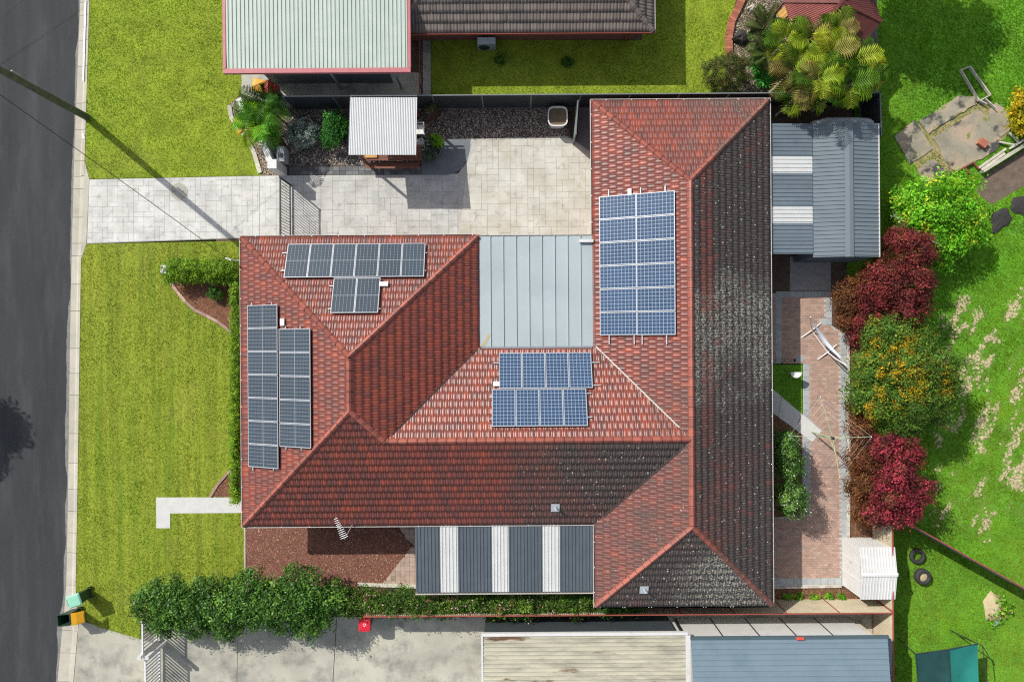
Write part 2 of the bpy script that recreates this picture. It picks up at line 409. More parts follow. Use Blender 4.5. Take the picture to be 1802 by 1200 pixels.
# ---------------------------------------------------------------- ground, road, kerb, lawns
g = MB().prism([(-400, -400), (400, -400), (400, 400), (-400, 400)], -.9, -.2)
g.build('ground', 'soil', None, ('bare earth under the whole street block', 'ground', None, 'structure'))
KR = [(-80, 142), (0, 139), (284, 128), (445, 124), (600, 121), (900, 117), (1050, 114), (1110, 107), (1280, 92)]
KL = [(-80, 161), (0, 157.5), (284, 149), (445, 143), (600, 140.5), (900, 136), (1050, 133), (1110, 139), (1280, 125)]
def lin(tab, y):
    for (a, b), (c, d) in zip(tab, tab[1:]):
        if y <= c: return b+(d-b)*(y-a)/(c-a)
    return tab[-1][1]
ZR = -.10
rd = [at2(lin(KR, y), y) for y in range(-80, 1281, 40)]
MB().prism([(-60, 60), (rd[0][0], 60)]+rd+[(rd[-1][0], -60), (-60, -60)], -.19, ZR).build('road', 'asphalt', None, ('dark grey asphalt street running past the house', 'road', None, 'structure'))
kerb = thing('kerb', 'pale concrete kerb and gutter between street and lawns', 'kerb', at(125, 600), None, 'structure')
# crumbly strip of lighter asphalt along the gutter
mb = MB()
ys = list(range(-60, 1260, 12))
wv = [max(.4, 5.5*float(vn(y, 3, .02, 5))+(8*float(vn(y, 9, .008, 3)) if y > 480 else 1)-1.2+random.uniform(-.8, .8)) for y in ys]
for i in range(len(ys)-1):
    y0, y1 = ys[i], ys[i+1]
    q = [at2(lin(KR, y0)-wv[i], y0), at2(lin(KR, y1)-wv[i+1], y1), at2(lin(KR, y1), y1), at2(lin(KR, y0), y0)]
    mb.add([(x, y, ZR+.004) for x, y in q], [(0, 1, 2, 3)])
mb.build('road_edge', 'asphalt_edge', None, ('lighter worn asphalt edge along the gutter', 'road edge', None, 'structure'))
joints = [-60, -25, 3, 26, 70, 116, 181, 228, 283, 310, 332, 382, 428, 450, 500, 547, 613, 657, 695, 763, 815, 861, 900, 938, 973, 1030, 1080, 1110, 1150, 1200, 1250]
for a, b in zip(joints, joints[1:]):
    mb = MB(); t = random.uniform(.92, 1.06); t = (t, t, t*random.uniform(.97, 1.02)); ga = .35
    xs = lambda y, f: lin(KR, y)+(lin(KL, y)-lin(KR, y))*f
    lay = 300 < (a+b)/2 < 440 or a > 1100
    prof = [(0, ZR+.006), (.55, ZR+.012), (.66, ZR+.05), (.74, -.005), (1, .012)] if not lay else [(0, ZR+.006), (.6, ZR+.014), (.64, ZR+.03), (.99, -.004), (1, -.003)]
    vs_ = []
    for y in (a+ga, b-ga):
        for f, z in prof:
            p = at(xs(y, f), y); vs_.append((p.x, p.y, z))
        for f in (1, 0):
            p = at(xs(y, f), y); vs_.append((p.x, p.y, -.19))
    n = len(prof)+2
    mb.add(vs_, [(i, i+n, i+1+n, i+1) for i in range(n-1)]+[tuple(range(n)), tuple(range(2*n-1, n-1, -1))], t)
    mb.build('kerb_segment', 'kerb_concrete', kerb)
mb = MB()
for a, b in ((3, 49), (50.5, 95), (96, 143)):
    mb.prism([at2(lin(KL, a)-7.6, a), at2(lin(KL, a)-4.8, a), at2(lin(KL, b)-4.8, b), at2(lin(KL, b)-7.6, b)], .0, .035)
mb.prism([at2(144, 236), at2(147.5, 236), at2(150.5, 245), at2(146, 244)], .0, .03)
mb.build('white_strip', 'white_plastic', kerb)
MB().prism(P((149, 284), (157, 315), (152, 430), (143, 456), (143.4, 445), (147.6, 318)), -.15, .004).build('crossover', 'apron_concrete', kerb)
LAWNS = {
 'front': P((144, 430), (155, 429.5), (424, 424), (432, 925), (432, 1040), (300, 1060), (247, 1095), (247, 1130), (178, 1106), (152, 1092), (139, 1088), (133.5, 1050), (136.4, 900), (140.9, 600), (143, 457)),
 'upper': P((161, -60), (440, -60), (428, 128), (425, 165), (402, 185), (405, 215), (435, 245), (461, 309), (157.5, 315), (149.4, 284), (158, 0)),
 'strip': P((759, 71), (759, 184), (1260, 184), (1285, 100), (1279, 60), (1312, -60), (1130, -60), (1130, 71)),
 'yard': P((1490, -80), (1900, -80), (1900, 1300), (1536, 1300), (1536, 925), (1490, 925), (1490, 470), (1505, 200))}
LL = {'front': 'mown yellow-green front lawn between kerb and house', 'upper': 'mown green lawn beside the mint carport',
      'strip': 'shaded lawn strip behind the dark fence', 'yard': 'lush paddock and back yard lawn beyond the fences'}
for k, p in LAWNS.items():
    MB().prism(p, -.19, -.004 if k != 'yard' else -.006).build('lawn', {'yard': 'turf_lush', 'front': 'turf_front'}.get(k, 'turf_base'), None, (LL[k], 'lawn', None, 'structure'))
# filler earth sheets under beds and buildings of the lot
MB().prism(P((380, -60), (1500, -60), (1500, 1300), (120, 1300), (138, 1092), (240, 1131), (240, 1010), (426, 1010), (420, 430), (380, 430)), -.19, -.012).build('garden_soil', 'soil', None, ('dark garden soil between paving and walls', 'soil', None, 'structure'))

# ---------------------------------------------------------------- driveway: stamped slabs
def ashlar(parent, clipper, unit, m, z, tints, skip=()):
    clipper = ccw(clipper); xs = [p[0] for p in clipper]; ys = [p[1] for p in clipper]
    nx = int((max(xs)-min(xs))/unit)+2; ny = int((max(ys)-min(ys))/unit)+2
    used = [[False]*ny for _ in range(nx)]; cnt = 0
    for j in range(ny):
        for i in range(nx):
            if used[i][j]: continue
            for w_, h_ in random.sample([(2, 2), (2, 2), (2, 1), (1, 2), (3, 2), (2, 3), (1, 1)], 7)+[(1, 1)]:
                if i+w_ <= nx and j+h_ <= ny and all(not used[a][b] for a in range(i, i+w_) for b in range(j, j+h_)): break
            else: w_, h_ = 1, 1
            for a in range(i, min(nx, i+w_)):
                for b in range(j, min(ny, j+h_)): used[a][b] = True
            jn = .005; x0, y0 = min(xs)+i*unit+jn, min(ys)+j*unit+jn; x1, y1 = x0+w_*unit-2*jn, y0+h_*unit-2*jn
            q = clip_convex([(x0, y0), (x1, y0), (x1, y1), (x0, y1)], clipper)
            if len(q) < 3 or area(q) < .004: continue
            t = random.uniform(*tints); hue = random.uniform(.99, 1.01)
            MB().prism(q, z-.03, z+random.uniform(-.001, .001), (t, t*hue, t*hue*hue)).build('paver', m, parent); cnt += 1
    return cnt
d1 = thing('driveway', 'pale stamped concrete driveway from street to gate', 'driveway', at(320, 365), None, 'structure')
MB().prism(P((157, 316), (492, 309), (492, 417), (153, 429)), -.15, -.002).build('slab', 'grout', d1)
c1 = ashlar(d1, P((158, 316.5), (456, 310.5), (456, 417), (153.5, 428)), .25, 'drive_stone', .010, (.98, 1.03))
c1 += ashlar(d1, P((457.5, 310.5), (491, 309.7), (491, 416), (457.5, 417)), .27, 'drive_stone', .010, (.97, 1.03))
d2 = thing('driveway', 'sandy stamped concrete courtyard inside the gate', 'driveway', at(780, 365), None, 'structure')
MB().prism(P((493, 309), (700, 308), (806, 306), (822, 285), (828, 245), (1003, 240), (1050, 275), (1050, 420), (493, 420)), -.15, -.002).build('slab', 'grout', d2)
c2 = ashlar(d2, P((494, 309.5), (805.5, 308.5), (805.5, 419), (494, 419)), .28, 'drive_stone', .010, (.89, .93))
c2 += ashlar(d2, P((807, 308), (814, 298), (820, 285), (825, 265), (827, 247), (1003, 243), (1045, 276), (1045, 419), (807, 419)), .28, 'drive_sand', .010, (.98, 1.02))
print('pavers', c1, c2)
mb = MB()
mb.prism(P((742, 308), (742, 247), (828, 244), (827, 262), (822, 282), (812, 298), (800, 305), (786, 308)), -.1, .008)
mb.prism(P((1006, 243), (1045, 241), (1045, 272)), -.1, .008)
mb.build('side_path', 'path_charcoal', None, ('charcoal concrete path curving round the barbecue shelter', 'path', None, 'structure'))
# border of small charcoal setts under the gravel bed
sb = thing('sett_border', 'row of charcoal setts edging the driveway below the gravel', 'paving', at(570, 300), None, 'structure')
for r_ in range(2):
    for i in range(21):
        x0 = 508+i*11.2; y0 = 293.5+r_*7.4
        t = random.uniform(.75, 1.6) if i > 4 else random.uniform(.7, 1.0)
        MB().prism(P((x0, y0), (x0+10.7, y0-.1), (x0+10.7, y0+6.9), (x0, y0+7)), -.06, .012, (t, t, t)).build('sett', 'paver_dark', sb)
# manhole cover
mh = thing('manhole_cover', 'round grey concrete access cover set in the driveway', 'cover', at(315, 337))
p = at(315, 337)
MB().lathe([(.42, .005), (.42, .022), (.36, .022)], p, 32, sm=False).build('rim', 'kerb_concrete', mh)
MB().lathe([(.35, .008), (.35, .024), (.0, .0245)], p, 32, (.8, .85, .9), sm=False).build('lid', 'kerb_concrete', mh)
for sx in (-.22, .22): MB().box(p.x+sx-.05, p.x+sx+.05, p.y-.015, p.y+.015, .02, .031).build('lifting_slot', 'black_steel', mh)
# white front path and neighbour's concrete drive
MB().prism(P((275, 875), (430, 875), (430, 902), (299.5, 903), (299.5, 929), (275, 929)), -.15, .012).build('front_path', 'path_white', None, ('white concrete path with a short step to the front wall', 'path', None, 'structure'))
nd = thing('neighbour_driveway', 'stained concrete driveway along the bottom beyond the hedge', 'driveway', at(500, 1160), None, 'structure')
for q in ([(139, 1090), (178, 1104), (270, 1131), (265, 1290), (124, 1290)], [(271, 1100), (419, 1100), (414, 1290), (266, 1290)], [(420, 1085), (592, 1085), (580, 1290), (415, 1290)], [(593.2, 1085), (860, 1085), (860, 1290), (581.2, 1290)]):
    t = random.uniform(.93, 1.05); MB().prism(P(*q), -.15, .0, (t, t, t)).build('slab', 'old_concrete', nd)
MB().prism(P((860, 1060), (1545, 1060), (1545, 1290), (860, 1290)), -.15, .0).build('slab', 'old_concrete', nd)
MB().prism(P((425, 128), (740, 128), (740, 188), (497, 188), (425, 166)), -.12, .004, (1.1, 1.1, 1.1)).build('carport_floor', 'old_concrete', None, ('concrete floor of the mint-roofed carport', 'floor', None, 'structure'))
MB().prism(P((744, 62), (758, 62), (758, 188), (744, 188)), -.12, .006).build('side_walk', 'old_concrete', None, ('narrow concrete walk beside the dark-tiled house', 'path', None, 'structure'))
# ---------------------------------------------------------------- tiled roofs
PITCH = R(22); TG = math.tan(PITCH)
def tile_mesh_verts(W, L, kind):
    """one tile in its own frame: x across, y up the slope, z off the slope; 48 triangles or fewer"""
    if kind == 'pillow':
        prof = [(0, .0), (.08, .026), (.18, .026), (.27, .002), (.37, .012), (.52, .025), (.74, .025), (.91, .010), (1.0, .0)]
        pinch = lambda v: 1.0 if v > .2 else .62
        rows = (0, .55, 1.18)
    else:
        prof = [(0, .0), (.10, .030), (.30, .034), (.48, .004), (.60, .030), (.82, .034), (1.0, .0)]
        pinch = lambda v: 1.
        rows = (0, .5, 1.0, 1.15)
    vs_ = []
    for v in rows:
        for u, z in prof:
            k = pinch(v) if (kind == 'pillow' and u >= .3) else 1
            lift = .011*(1-v/1.18)
            vs_.append((u*W, v*L, z*k+lift))
    n = len(prof)
    for u, z in prof: vs_.append((u*W, .0, -.012))
    fs = [(j*n+i, j*n+i+1, (j+1)*n+i+1, (j+1)*n+i) for j in range(len(rows)-1) for i in range(n-1)]
    b = len(rows)*n
    butt = [(b+i, b+i+1, i+1, i) for i in range(n-1)]
    return vs_, fs, butt
def shared_tile(name, W, L, kind, m):
    vs_, fs, butt = tile_mesh_verts(W, L, kind)
    me = bpy.data.meshes.new(name); me.from_pydata(vs_, [], fs+butt); me.materials.append(MATS[m])
    a = me.attributes.new('tint', 'FLOAT_COLOR', 'FACE'); a.data.foreach_set('color', np.ones(len(me.polygons)*4, dtype=np.float32))
    me.polygons.foreach_set('use_smooth', [i < len(fs) for i in range(len(fs)+len(butt))]); me.update(); return me
class Slope:
    def __init__(s, poly, eave, z0):
        """poly: convex plan outline; eave: (point, direction along the eave) with the slope rising to the left of it"""
        s.poly = ccw(poly); s.o = Vector((eave[0][0], eave[0][1], z0)); s.e = Vector((eave[1][0], eave[1][1], 0)).normalized()
        gp = Vector((-s.e.y, s.e.x, 0)); s.gp = gp
        s.g = (gp*math.cos(PITCH)+Vector((0, 0, math.sin(PITCH)))); s.n = s.e.cross(s.g).normalized()
    def z(s, x, y): return s.o.z+TG*(Vector((x, y, 0))-Vector((s.o.x, s.o.y, 0))).dot(s.gp)
    def hit(s, px, py):
        h = s.o.z+.6
        for _ in range(12):
            p = at(px, py, h); h = s.z(p.x, p.y)
        return at(px, py, h)
    def M(s, p, off=0.): return Matrix.Translation(Vector(p)+s.n*off) @ Matrix((s.e, s.g, s.n)).transposed().to_4x4()
def lay_tiles(slope, W, L, kind, tonef, whole, clipmb, overhang=.05, phase=0.):
    cs = math.cos(PITCH); uv = [((Vector((x, y, 0))-Vector((slope.o.x, slope.o.y, 0))).dot(slope.e), (Vector((x, y, 0))-Vector((slope.o.x, slope.o.y, 0))).dot(slope.gp)) for x, y in slope.poly]
    u0, u1 = min(a for a, b in uv), max(a for a, b in uv); v1 = max(b for a, b in uv)
    vs_, fs, butt = tile_mesh_verts(W, L, kind)
    j = 0; clip = MB(); poly2 = ccw(uv)
    def inside(p, eps):
        for i in range(len(poly2)):
            ax, ay = poly2[i]; bx, by = poly2[(i+1) % len(poly2)]
            if abs(ay) < 1e-4 and abs(by) < 1e-4: continue
            ln = math.hypot(bx-ax, by-ay)
            if ((bx-ax)*(p[1]-ay)-(by-ay)*(p[0]-ax))/ln < -eps: return False
        return True
    while j*L*cs-overhang < v1:
        vb = (j*L*cs-overhang)
        off = (.5*W if j % 2 else 0)+phase
        i = math.floor((u0-off)/W)-1
        while off+i*W < u1+W:
            ua = off+i*W; crn = [(ua, vb), (ua+W, vb), (ua+W, vb+L*1.1*cs), (ua, vb+L*1.1*cs)]
            i += 1
            ins = [inside(c, 0) for c in crn]
            if not any(ins) and not inside((ua+W/2, vb+L*.5*cs), 0) and len(clip_convex(crn, poly2)) < 3: continue
            base = slope.o+slope.e*ua+slope.g*(vb/cs)
            c = base+slope.e*W/2+slope.g*L/2; tone, wth, li = tonef(c)
            M_ = Matrix.Translation(base) @ Matrix((slope.e, slope.g, slope.n)).transposed().to_4x4()
            jit = random.uniform(-.004, .004)
            M_ = M_ @ Matrix.Translation((jit, random.uniform(-.004, .004), random.uniform(0, .004)))
            if all(ins): whole.append((M_, (tone, wth, li)))
            else:
                clip.add([M_ @ Vector(v) for v in vs_], fs, (tone, wth, li), 0, True)
                k = len(clip.v)-len(vs_); clip.f += [tuple(q+k for q in f) for f in butt]; clip.t += [(tone, wth, li)]*len(butt); clip.m += [0]*len(butt); clip.sm += [False]*len(butt)
        j += 1
    # trim the edge tiles along hips, valleys and ridges
    if clip.f:
        bm = bmesh.new(); vv = [bm.verts.new(v) for v in clip.v]
        lay = bm.faces.layers.float_color.new('tint') if hasattr(bm.faces.layers, 'float_color') else None
        for f, t, sm in zip(clip.f, clip.t, clip.sm):
            q = bm.faces.new([vv[i] for i in f]); q.smooth = sm; q[lay] = tuple(t)+(1,)
        n = len(slope.poly)
        for i in range(n):
            (ax, ay), (bx, by) = slope.poly[i], slope.poly[(i+1) % n]
            d = Vector((bx-ax, by-ay, 0)).normalized(); nr = Vector((d.y, -d.x, 0))
            if abs(d.dot(slope.e)) > .999 and abs((Vector((ax, ay, 0))-Vector((slope.o.x, slope.o.y, 0))).dot(slope.gp)) < 1e-3: continue
            bmesh.ops.bisect_plane(bm, geom=bm.verts[:]+bm.edges[:]+bm.faces[:], plane_co=(ax, ay, 0), plane_no=nr, clear_outer=True)
        bm.verts.index_update(); o = len(clipmb.v)
        clipmb.v += [tuple(v.co) for v in bm.verts]
        for f in bm.faces:
            clipmb.f.append(tuple(v.index+o for v in f.verts)); clipmb.t.append(tuple(f[lay])[:3]); clipmb.m.append(0); clipmb.sm.append(f.smooth)
        bm.free()
def cap_mesh(name, L, m, wd=.145, drop=.085):
    mb = MB(); t = .02
    for x0, x1, k in ((0, L+.03, 1.0), (-.015, .05, 1.20)):
        pr = [(-wd*k, -drop*k), (-wd*.45*k, .020*k), (0, .058*k), (wd*.45*k, .020*k), (wd*k, -drop*k)]
        vs_ = [(x0, a, b) for a, b in pr]+[(x1, a, b-.012) for a, b in pr]+[(x0, a, b-t) for a, b in pr]
        mb.add(vs_, [(i, i+5, i+6, i+1) for i in range(4)], (1, 1, 1) if k == 1 else (.35, 1, 1)); mb.add(vs_, [(i+10, i, i+1, i+11) for i in range(4)], (1, 1, 1), 1)
        if k > 1: mb.add([(x1+.004, a, b+.001) for a, b in pr]+[(x1+.022, a*.86, b*.8) for a, b in pr], [(i, i+5, i+6, i+1) for i in range(4)], (1, 1, 1), 1)
    me = bpy.data.meshes.new(name); me.from_pydata(mb.v, [], mb.f); me.materials.append(MATS[m]); me.materials.append(MATS['underlay'])
    a = me.attributes.new('tint', 'FLOAT_COLOR', 'FACE'); a.data.foreach_set('color', np.array([tuple(t_)+(1,) for t_ in mb.t], dtype=np.float32).ravel()); me.polygons.foreach_set('material_index', mb.m); me.update(); return me
def lay_caps(parent, me, p, q, L, tonef, raise_=.05):
    p, q = Vector(p), Vector(q); d = q-p; n = max(1, round(d.length/L)); st = d/n; d.normalize()
    side = Vector((0, 0, 1)).cross(d).normalized(); up = d.cross(side)
    for i in range(n):
        b = p+st*i+up*raise_; k = st.length/L
        M_ = Matrix.Translation(b) @ Matrix((d*k, side, up)).transposed().to_4x4()
        inst('ridge_cap', me, parent, M_ @ Matrix.Rotation(random.uniform(-.02, .02), 4, 'Z'), tuple(tonef(b))+(1,))
def gutter(parent, pts, z, closed, m_lip, m_in, skip=(), wd=.115):
    """open trough outside an eave outline given clockwise"""
    n = len(pts)
    for i in range(n if closed else n-1):
        if i in skip: continue
        a, b = Vector((*pts[i], 0)), Vector((*pts[(i+1) % n], 0)); d = (b-a).normalized(); o = Vector((-d.y, d.x, 0))
        up = Vector((0, 0, 1)); L = (b-a).length
        mb = MB(); c = (a+b)/2
        mb.obox(c+o*(wd-.012)+up*(z-.03), d*(L/2+wd-.001*i), o*.011, up*.055)
        mb.obox(c+o*(wd/2-.01)+up*(z-.085), d*(L/2+.0), o*(wd/2-.002), up*.006, (.35, .35, .35))
        k = 0.6
        while k < L:
            mb.obox(a+d*k+o*(wd/2-.02)+up*(z+.018), d*.018, o*(wd/2+.01), up*.006, (1.5, 1.5, 1.5)); k += random.uniform(1.1, 1.3)
        mb.build('gutter', m_lip, parent)

EH = 2.5
lx0, lx1, ly0, ly1 = -12.04, -1.5, -8.15, 4.68
my1 = -.31; hm = (my1-ly0)/2; my = (my1+ly0)/2
rx0, rx1, ry0, ry1 = 3.68, 3.68+2*hm, -11.85, 10.66; rx = rx0+hm
hl = (lx1-lx0)/2; lx = (lx0+lx1)/2
jx = lx+(hl-hm); jy = my
house = thing('brick_house', 'large single-storey brick house with red hipped tile roof', 'house', ((lx0+rx1)/2, -1, 0))
outline = [(lx0, ly1), (lx1, ly1), (rx0, ly1), (rx0, ry1), (rx1, ry1), (rx1, ry0), (rx0, ry0), (rx0, ly0), (lx0, ly0)]
def inset(pts, d):
    out = []; n = len(pts)
    for i in range(n):
        p0, p1, p2 = Vector((*pts[i-1], 0)), Vector((*pts[i], 0)), Vector((*pts[(i+1) % n], 0))
        a = (p1-p0).normalized(); b = (p2-p1).normalized(); na, nb = Vector((a.y, -a.x, 0)), Vector((b.y, -b.x, 0))
        v = p1+(na if abs(a.cross(b).z) < 1e-6 else na+nb)*d; out.append((v.x, v.y))
    return out
MB().prism(inset(outline, .6), -.1, EH-.12).build('wall', 'brick', house)
MB().prism(inset(outline, .02), EH-.119, EH-.07, bottom=True).build('soffit', 'soffit', house)
def slope_of(poly, a, d): return Slope(poly, (a, d), EH)
def rz_(n): return n
F_ = {
 'LN': Slope([(lx0, ly1), (lx1, ly1), (lx, ly1-hl)], ((lx1, ly1), (-1, 0)), EH),
 'LW': Slope([(lx0, ly1), (lx, ly1-hl), (lx, ly0+hl), (lx0, ly0)], ((lx0, ly1), (0, -1)), EH),
 'LE': Slope([(lx1, ly1), (lx1, my1), (jx, jy), (lx, ly0+hl), (lx, ly1-hl)], ((lx1, ly0), (0, 1)), EH),
 'S1': Slope([(lx0, ly0), (lx, ly0+hl), (jx, jy), (jx, ly0)], ((lx0, ly0), (1, 0)), EH),
 'S2': Slope([(jx, ly0), (jx, jy), (rx, my), (rx0, ly0)], ((lx0, ly0), (1, 0)), EH),
 'MN': Slope([(lx1, my1), (rx0, my1), (rx, my), (jx, jy)], ((rx0, my1), (-1, 0)), EH),
 'RW1': Slope([(rx0, ry1), (rx, ry1-hm), (rx, my), (rx0, my1)], ((rx0, ry1), (0, -1)), EH),
 'RW2': Slope([(rx0, ly0), (rx, my), (rx, ry0+hm), (rx0, ry0)], ((rx0, ry1), (0, -1)), EH),
 'RN': Slope([(rx0, ry1), (rx1, ry1), (rx, ry1-hm)], ((rx1, ry1), (-1, 0)), EH),
 'RE': Slope([(rx1, ry1), (rx1, ry0), (rx, ry0+hm), (rx, ry1-hm)], ((rx1, ry0), (0, 1)), EH),
 'RS': Slope([(rx0, ry0), (rx, ry0+hm), (rx1, ry0)], ((rx0, ry0), (1, 0)), EH)}
mb = MB()
for f in F_.values():
    mb.add([(x, y, f.z(x, y)-.012) for x, y in f.poly], [tuple(range(len(f.poly)))])
roof = mb.build('roof', 'underlay', house)
def sm01(x, a, b):
    t = min(1, max(0, (x-a)/(b-a))); return t*t*(3-2*t)
def tonef_for(k):
    def fn(c):
        n1 = float(vn(c.x, c.y, .35, 4)); n2 = float(vn(c.x, c.y, .9, 9))
        tone = min(1, max(0, random.gauss(.42, .20))); w_ = 0.; li = 0
        if random.random() < .06: tone = min(1, tone+.4)
        if k == 'RE':
            w_ = .60+.34*n1; li = .48+.75*sm01(4.2-abs(c.y-.3), 0, 3.5)*(.5+.6*n2)
            if abs(c.x-(rx+.75)) < .22 and n1 > .35: w_ = .30+.3*n2
            if random.random() < .05: w_ -= .2
        elif k == 'RS': w_ = .68+.24*n2; li = .45+.70*sm01(c.x, 6, 9.5)
        elif k == 'S2': w_ = sm01(c.x+(n1-.5)*3.6, -2.5, 5.0)*(.66+.26*n2); li = .35
        elif k == 'RW2': w_ = .38+.2*n2; li = .3
        elif k == 'RW1': w_ = .08+.42*sm01(-c.y, -1, 3)*(.5+n1*.5); li = .25
        elif k == 'RN': w_ = .22+.35*sm01(c.x, 6, 9.5)*n1*1.6; li = .55
        elif k == 'MN': w_ = .05+.3*sm01(c.x, 2.6, 5.5)*(n2+.3); li = .25
        else: w_ = .02
        if k in ('LE',): tone = min(1, tone+.36)
        if k == 'MN' or (k in ('S1', 'S2') and c.x < 0): tone = min(1, tone+.08)
        return tone, w_, li
    return fn
TW, TL = .232, .342
whole = []; clipmb = MB()
for k, f in F_.items():
    lay_tiles(f, TW, TL, 'pillow', tonef_for(k), whole, clipmb, phase=.06 if k in ('RW1', 'RW2') else 0)
whole.sort(key=lambda m: (m[0].translation-camo.location).length)
tme = shared_tile('tile', TW, TL, 'pillow', 'terracotta')
for M_, c in whole[:300]: inst('tile', tme, roof, M_, c+(1,))
tv, tf, tb = tile_mesh_verts(TW, TL, 'pillow')
mb = clipmb
for M_, c in whole[300:]:
    mb.add([M_ @ Vector(v) for v in tv], tf, c, 0, True)
    o = len(mb.v)-len(tv); mb.f += [tuple(q+o for q in f) for f in tb]; mb.t += [c]*len(tb); mb.m += [0]*len(tb); mb.sm += [False]*len(tb)
rt = mb.build('roof_tiles', 'terracotta', roof); rt['kind'] = 'stuff'
print('tiles', len(whole))
capme = cap_mesh('ridge_cap', .42, 'cap_terracotta')
clean = lambda c: (random.random(), .05, .1)
soot = lambda c: (random.uniform(.1, .7), .30 if c.x < 9 else .5, .5)
zl = EH+hl*TG; zm = EH+hm*TG
for p, q, fn in (((lx0, ly1, EH), (lx, ly1-hl, zl), clean), ((lx1, ly1, EH), (lx, ly1-hl, zl), clean), ((lx, ly1-hl-.1, zl), (lx, ly0+hl, zl), clean),
                 ((lx0, ly0, EH), (lx, ly0+hl, zl), clean), ((jx, jy, zm), (lx, ly0+hl, zl), clean), ((jx+.1, jy, zm), (rx-.1, my, zm), clean),
                 ((rx0, ry1, EH), (rx, ry1-hm, zm), clean), ((rx1, ry1, EH), (rx, ry1-hm, zm), soot), ((rx, ry0+hm, zm), (rx, ry1-hm, zm), clean),
                 ((rx0, ry0, EH), (rx, ry0+hm, zm), clean), ((rx1, ry0, EH), (rx, ry0+hm, zm), soot)):
    lay_caps(roof, capme, p, q, .42, fn)
# valley flashing on the north-east valley, pale against the tiles
for p, q, t in (((rx0+.05, my1+.05, EH), (rx-.5, my+.5, zm-.5*TG), (.85, .85, .82)), ((rx0+.3, ly0+.3, EH+.3*TG), (rx-.4, my-.4, zm-.4*TG), (.12, .1, .1)), ((lx1-.05, my1-.05, EH), (jx+.3, jy+.3, zm-.3*TG), (.08, .07, .07))):
    d = (Vector(q)-Vector(p)).normalized()
    MB().obox((Vector(p)+Vector(q))/2+Vector((0, 0, .062)), (Vector(q)-Vector(p))/2, d.cross(Vector((0, 0, 1))).normalized()*.028, Vector((0, 0, .006)), t).build('valley_flashing', 'gutter', roof)
gutter(house, outline, EH-.03, True, 'gutter', 'gutter', skip=(1, 6, 7))
gutter(house, [(rx0, ly0), (lx0, ly0)], EH-.03, False, 'gutter', 'gutter')
gutter(house, [(rx1, ry0), (rx0, ry0), (rx0, ly0-.1)], EH-.03, False, 'gutter', 'gutter')
# flat steel roof over the garage, each tray a sheet
fr = MB().box(lx1+.0, rx0, my1, ly1, EH-.069, EH-.03, (.6, .6, .6)).build('garage_roof', 'flat_roof', house)
nT = 9; tw = (rx0-lx1)/nT
for i in range(nT):
    x0 = lx1+tw*i; t = random.uniform(.97, 1.03); mb = MB()
    mb.add([(x0+.004, my1, EH-.010), (x0+tw-.03, my1, EH-.010), (x0+tw-.028, my1, EH+.028), (x0+tw-.004, my1, EH+.028),
            (x0+.004, ly1, EH-.024), (x0+tw-.03, ly1, EH-.024), (x0+tw-.028, ly1, EH+.014), (x0+tw-.004, ly1, EH+.014)],
           [(0, 1, 5, 4), (1, 2, 6, 5), (2, 3, 7, 6)], (t, t, t))
    if i < nT-1: mb.box(x0+tw-.03, x0+tw-.004, ly1-.0, ly1+.02, EH-.02, EH+.05, (1.4, 1.4, 1.4))
    mb.build('roof_sheet', 'flat_roof', fr)
mb = MB(); mb.box(lx1, rx0, ly1+.02, ly1+.04, EH-.13, EH+.005, (.30, .33, .35)); mb.build('gutter', 'flat_roof', house)
p = at(1032, 424, EH+.05); MB().box(p.x-.32, p.x+.3, p.y-.07, p.y+.06, EH+.0, EH+.13).build('rain_head', 'white_paint', house)
mb = MB(); mb.box(lx1+.15, rx0-.1, my1-.02, my1+.06, EH+.016, EH+.06, (.55, .57, .58)); mb.build('apron_flashing', 'lead', house)
p, q = at(848, 609, EH), at(861, 588, EH); MB().add([(p.x-.05, p.y, EH-.003), (p.x+.12, p.y-.02, EH-.003), (q.x+.09, q.y, EH-.0065), (q.x-.02, q.y+.02, EH-.0065)], [(0, 1, 2, 3)], (1.15, .85, .45)).build('rust_stain', 'flat_roof', fr)
# roof vents: lead flashing with a short pipe
for px, py, f in ((977, 892, 'S2'), (1133, 1036, 'RS')):
    s = F_[f]; c = s.hit(px, py); up = Vector((0, 0, 1))
    v = MB().obox(c+s.n*.06, s.e*.19, s.g*.20, s.n*.006).build('vent_flashing', 'lead', house)
    MB().tube([c+up*.02, c+up*.42], .05, 12).build('vent_pipe', 'lead', v)

# ---------------------------------------------------------------- solar arrays
def panel_meshes(m, key):
    gl = MB(); gl.obox((0, 0, .012), (.475, 0, 0), (0, .80, 0), (0, 0, .006))
    fr = MB(); W, L = .5, .825
    for s_ in (-1, 1):
        fr.obox((s_*(W-.012), 0, .01), (.012, 0, 0), (0, L, 0), (0, 0, .02)); fr.obox((0, s_*(L-.012), .0095), (W-.024, 0, 0), (0, .0125, 0), (0, 0, .0195))
    out = []
    for nm, q, mm in (('solar_panel', gl, m), ('frame', fr, 'alu')):
        me = bpy.data.meshes.new(nm); me.from_pydata([tuple(v) for v in q.v], [], q.f); me.materials.append(MATS[mm])
        a = me.attributes.new('tint', 'FLOAT_COLOR', 'FACE'); a.data.foreach_set('color', np.ones(len(me.polygons)*4, dtype=np.float32)); me.update(); out.append(me)
    return out
PM = {'mono': panel_meshes('cells_mono', 'm'), 'poly': panel_meshes('cells_poly', 'p')}
def grid(face, px, py, nu, nv, du, dv):
    """panel middles stepped in metres over the slope from a first photo point"""
    s = F_[face]; c = s.hit(px, py); out = []
    for j in range(nv):
        for i in range(nu): out.append(c+s.e*du*i+s.g*dv*j)
    return out
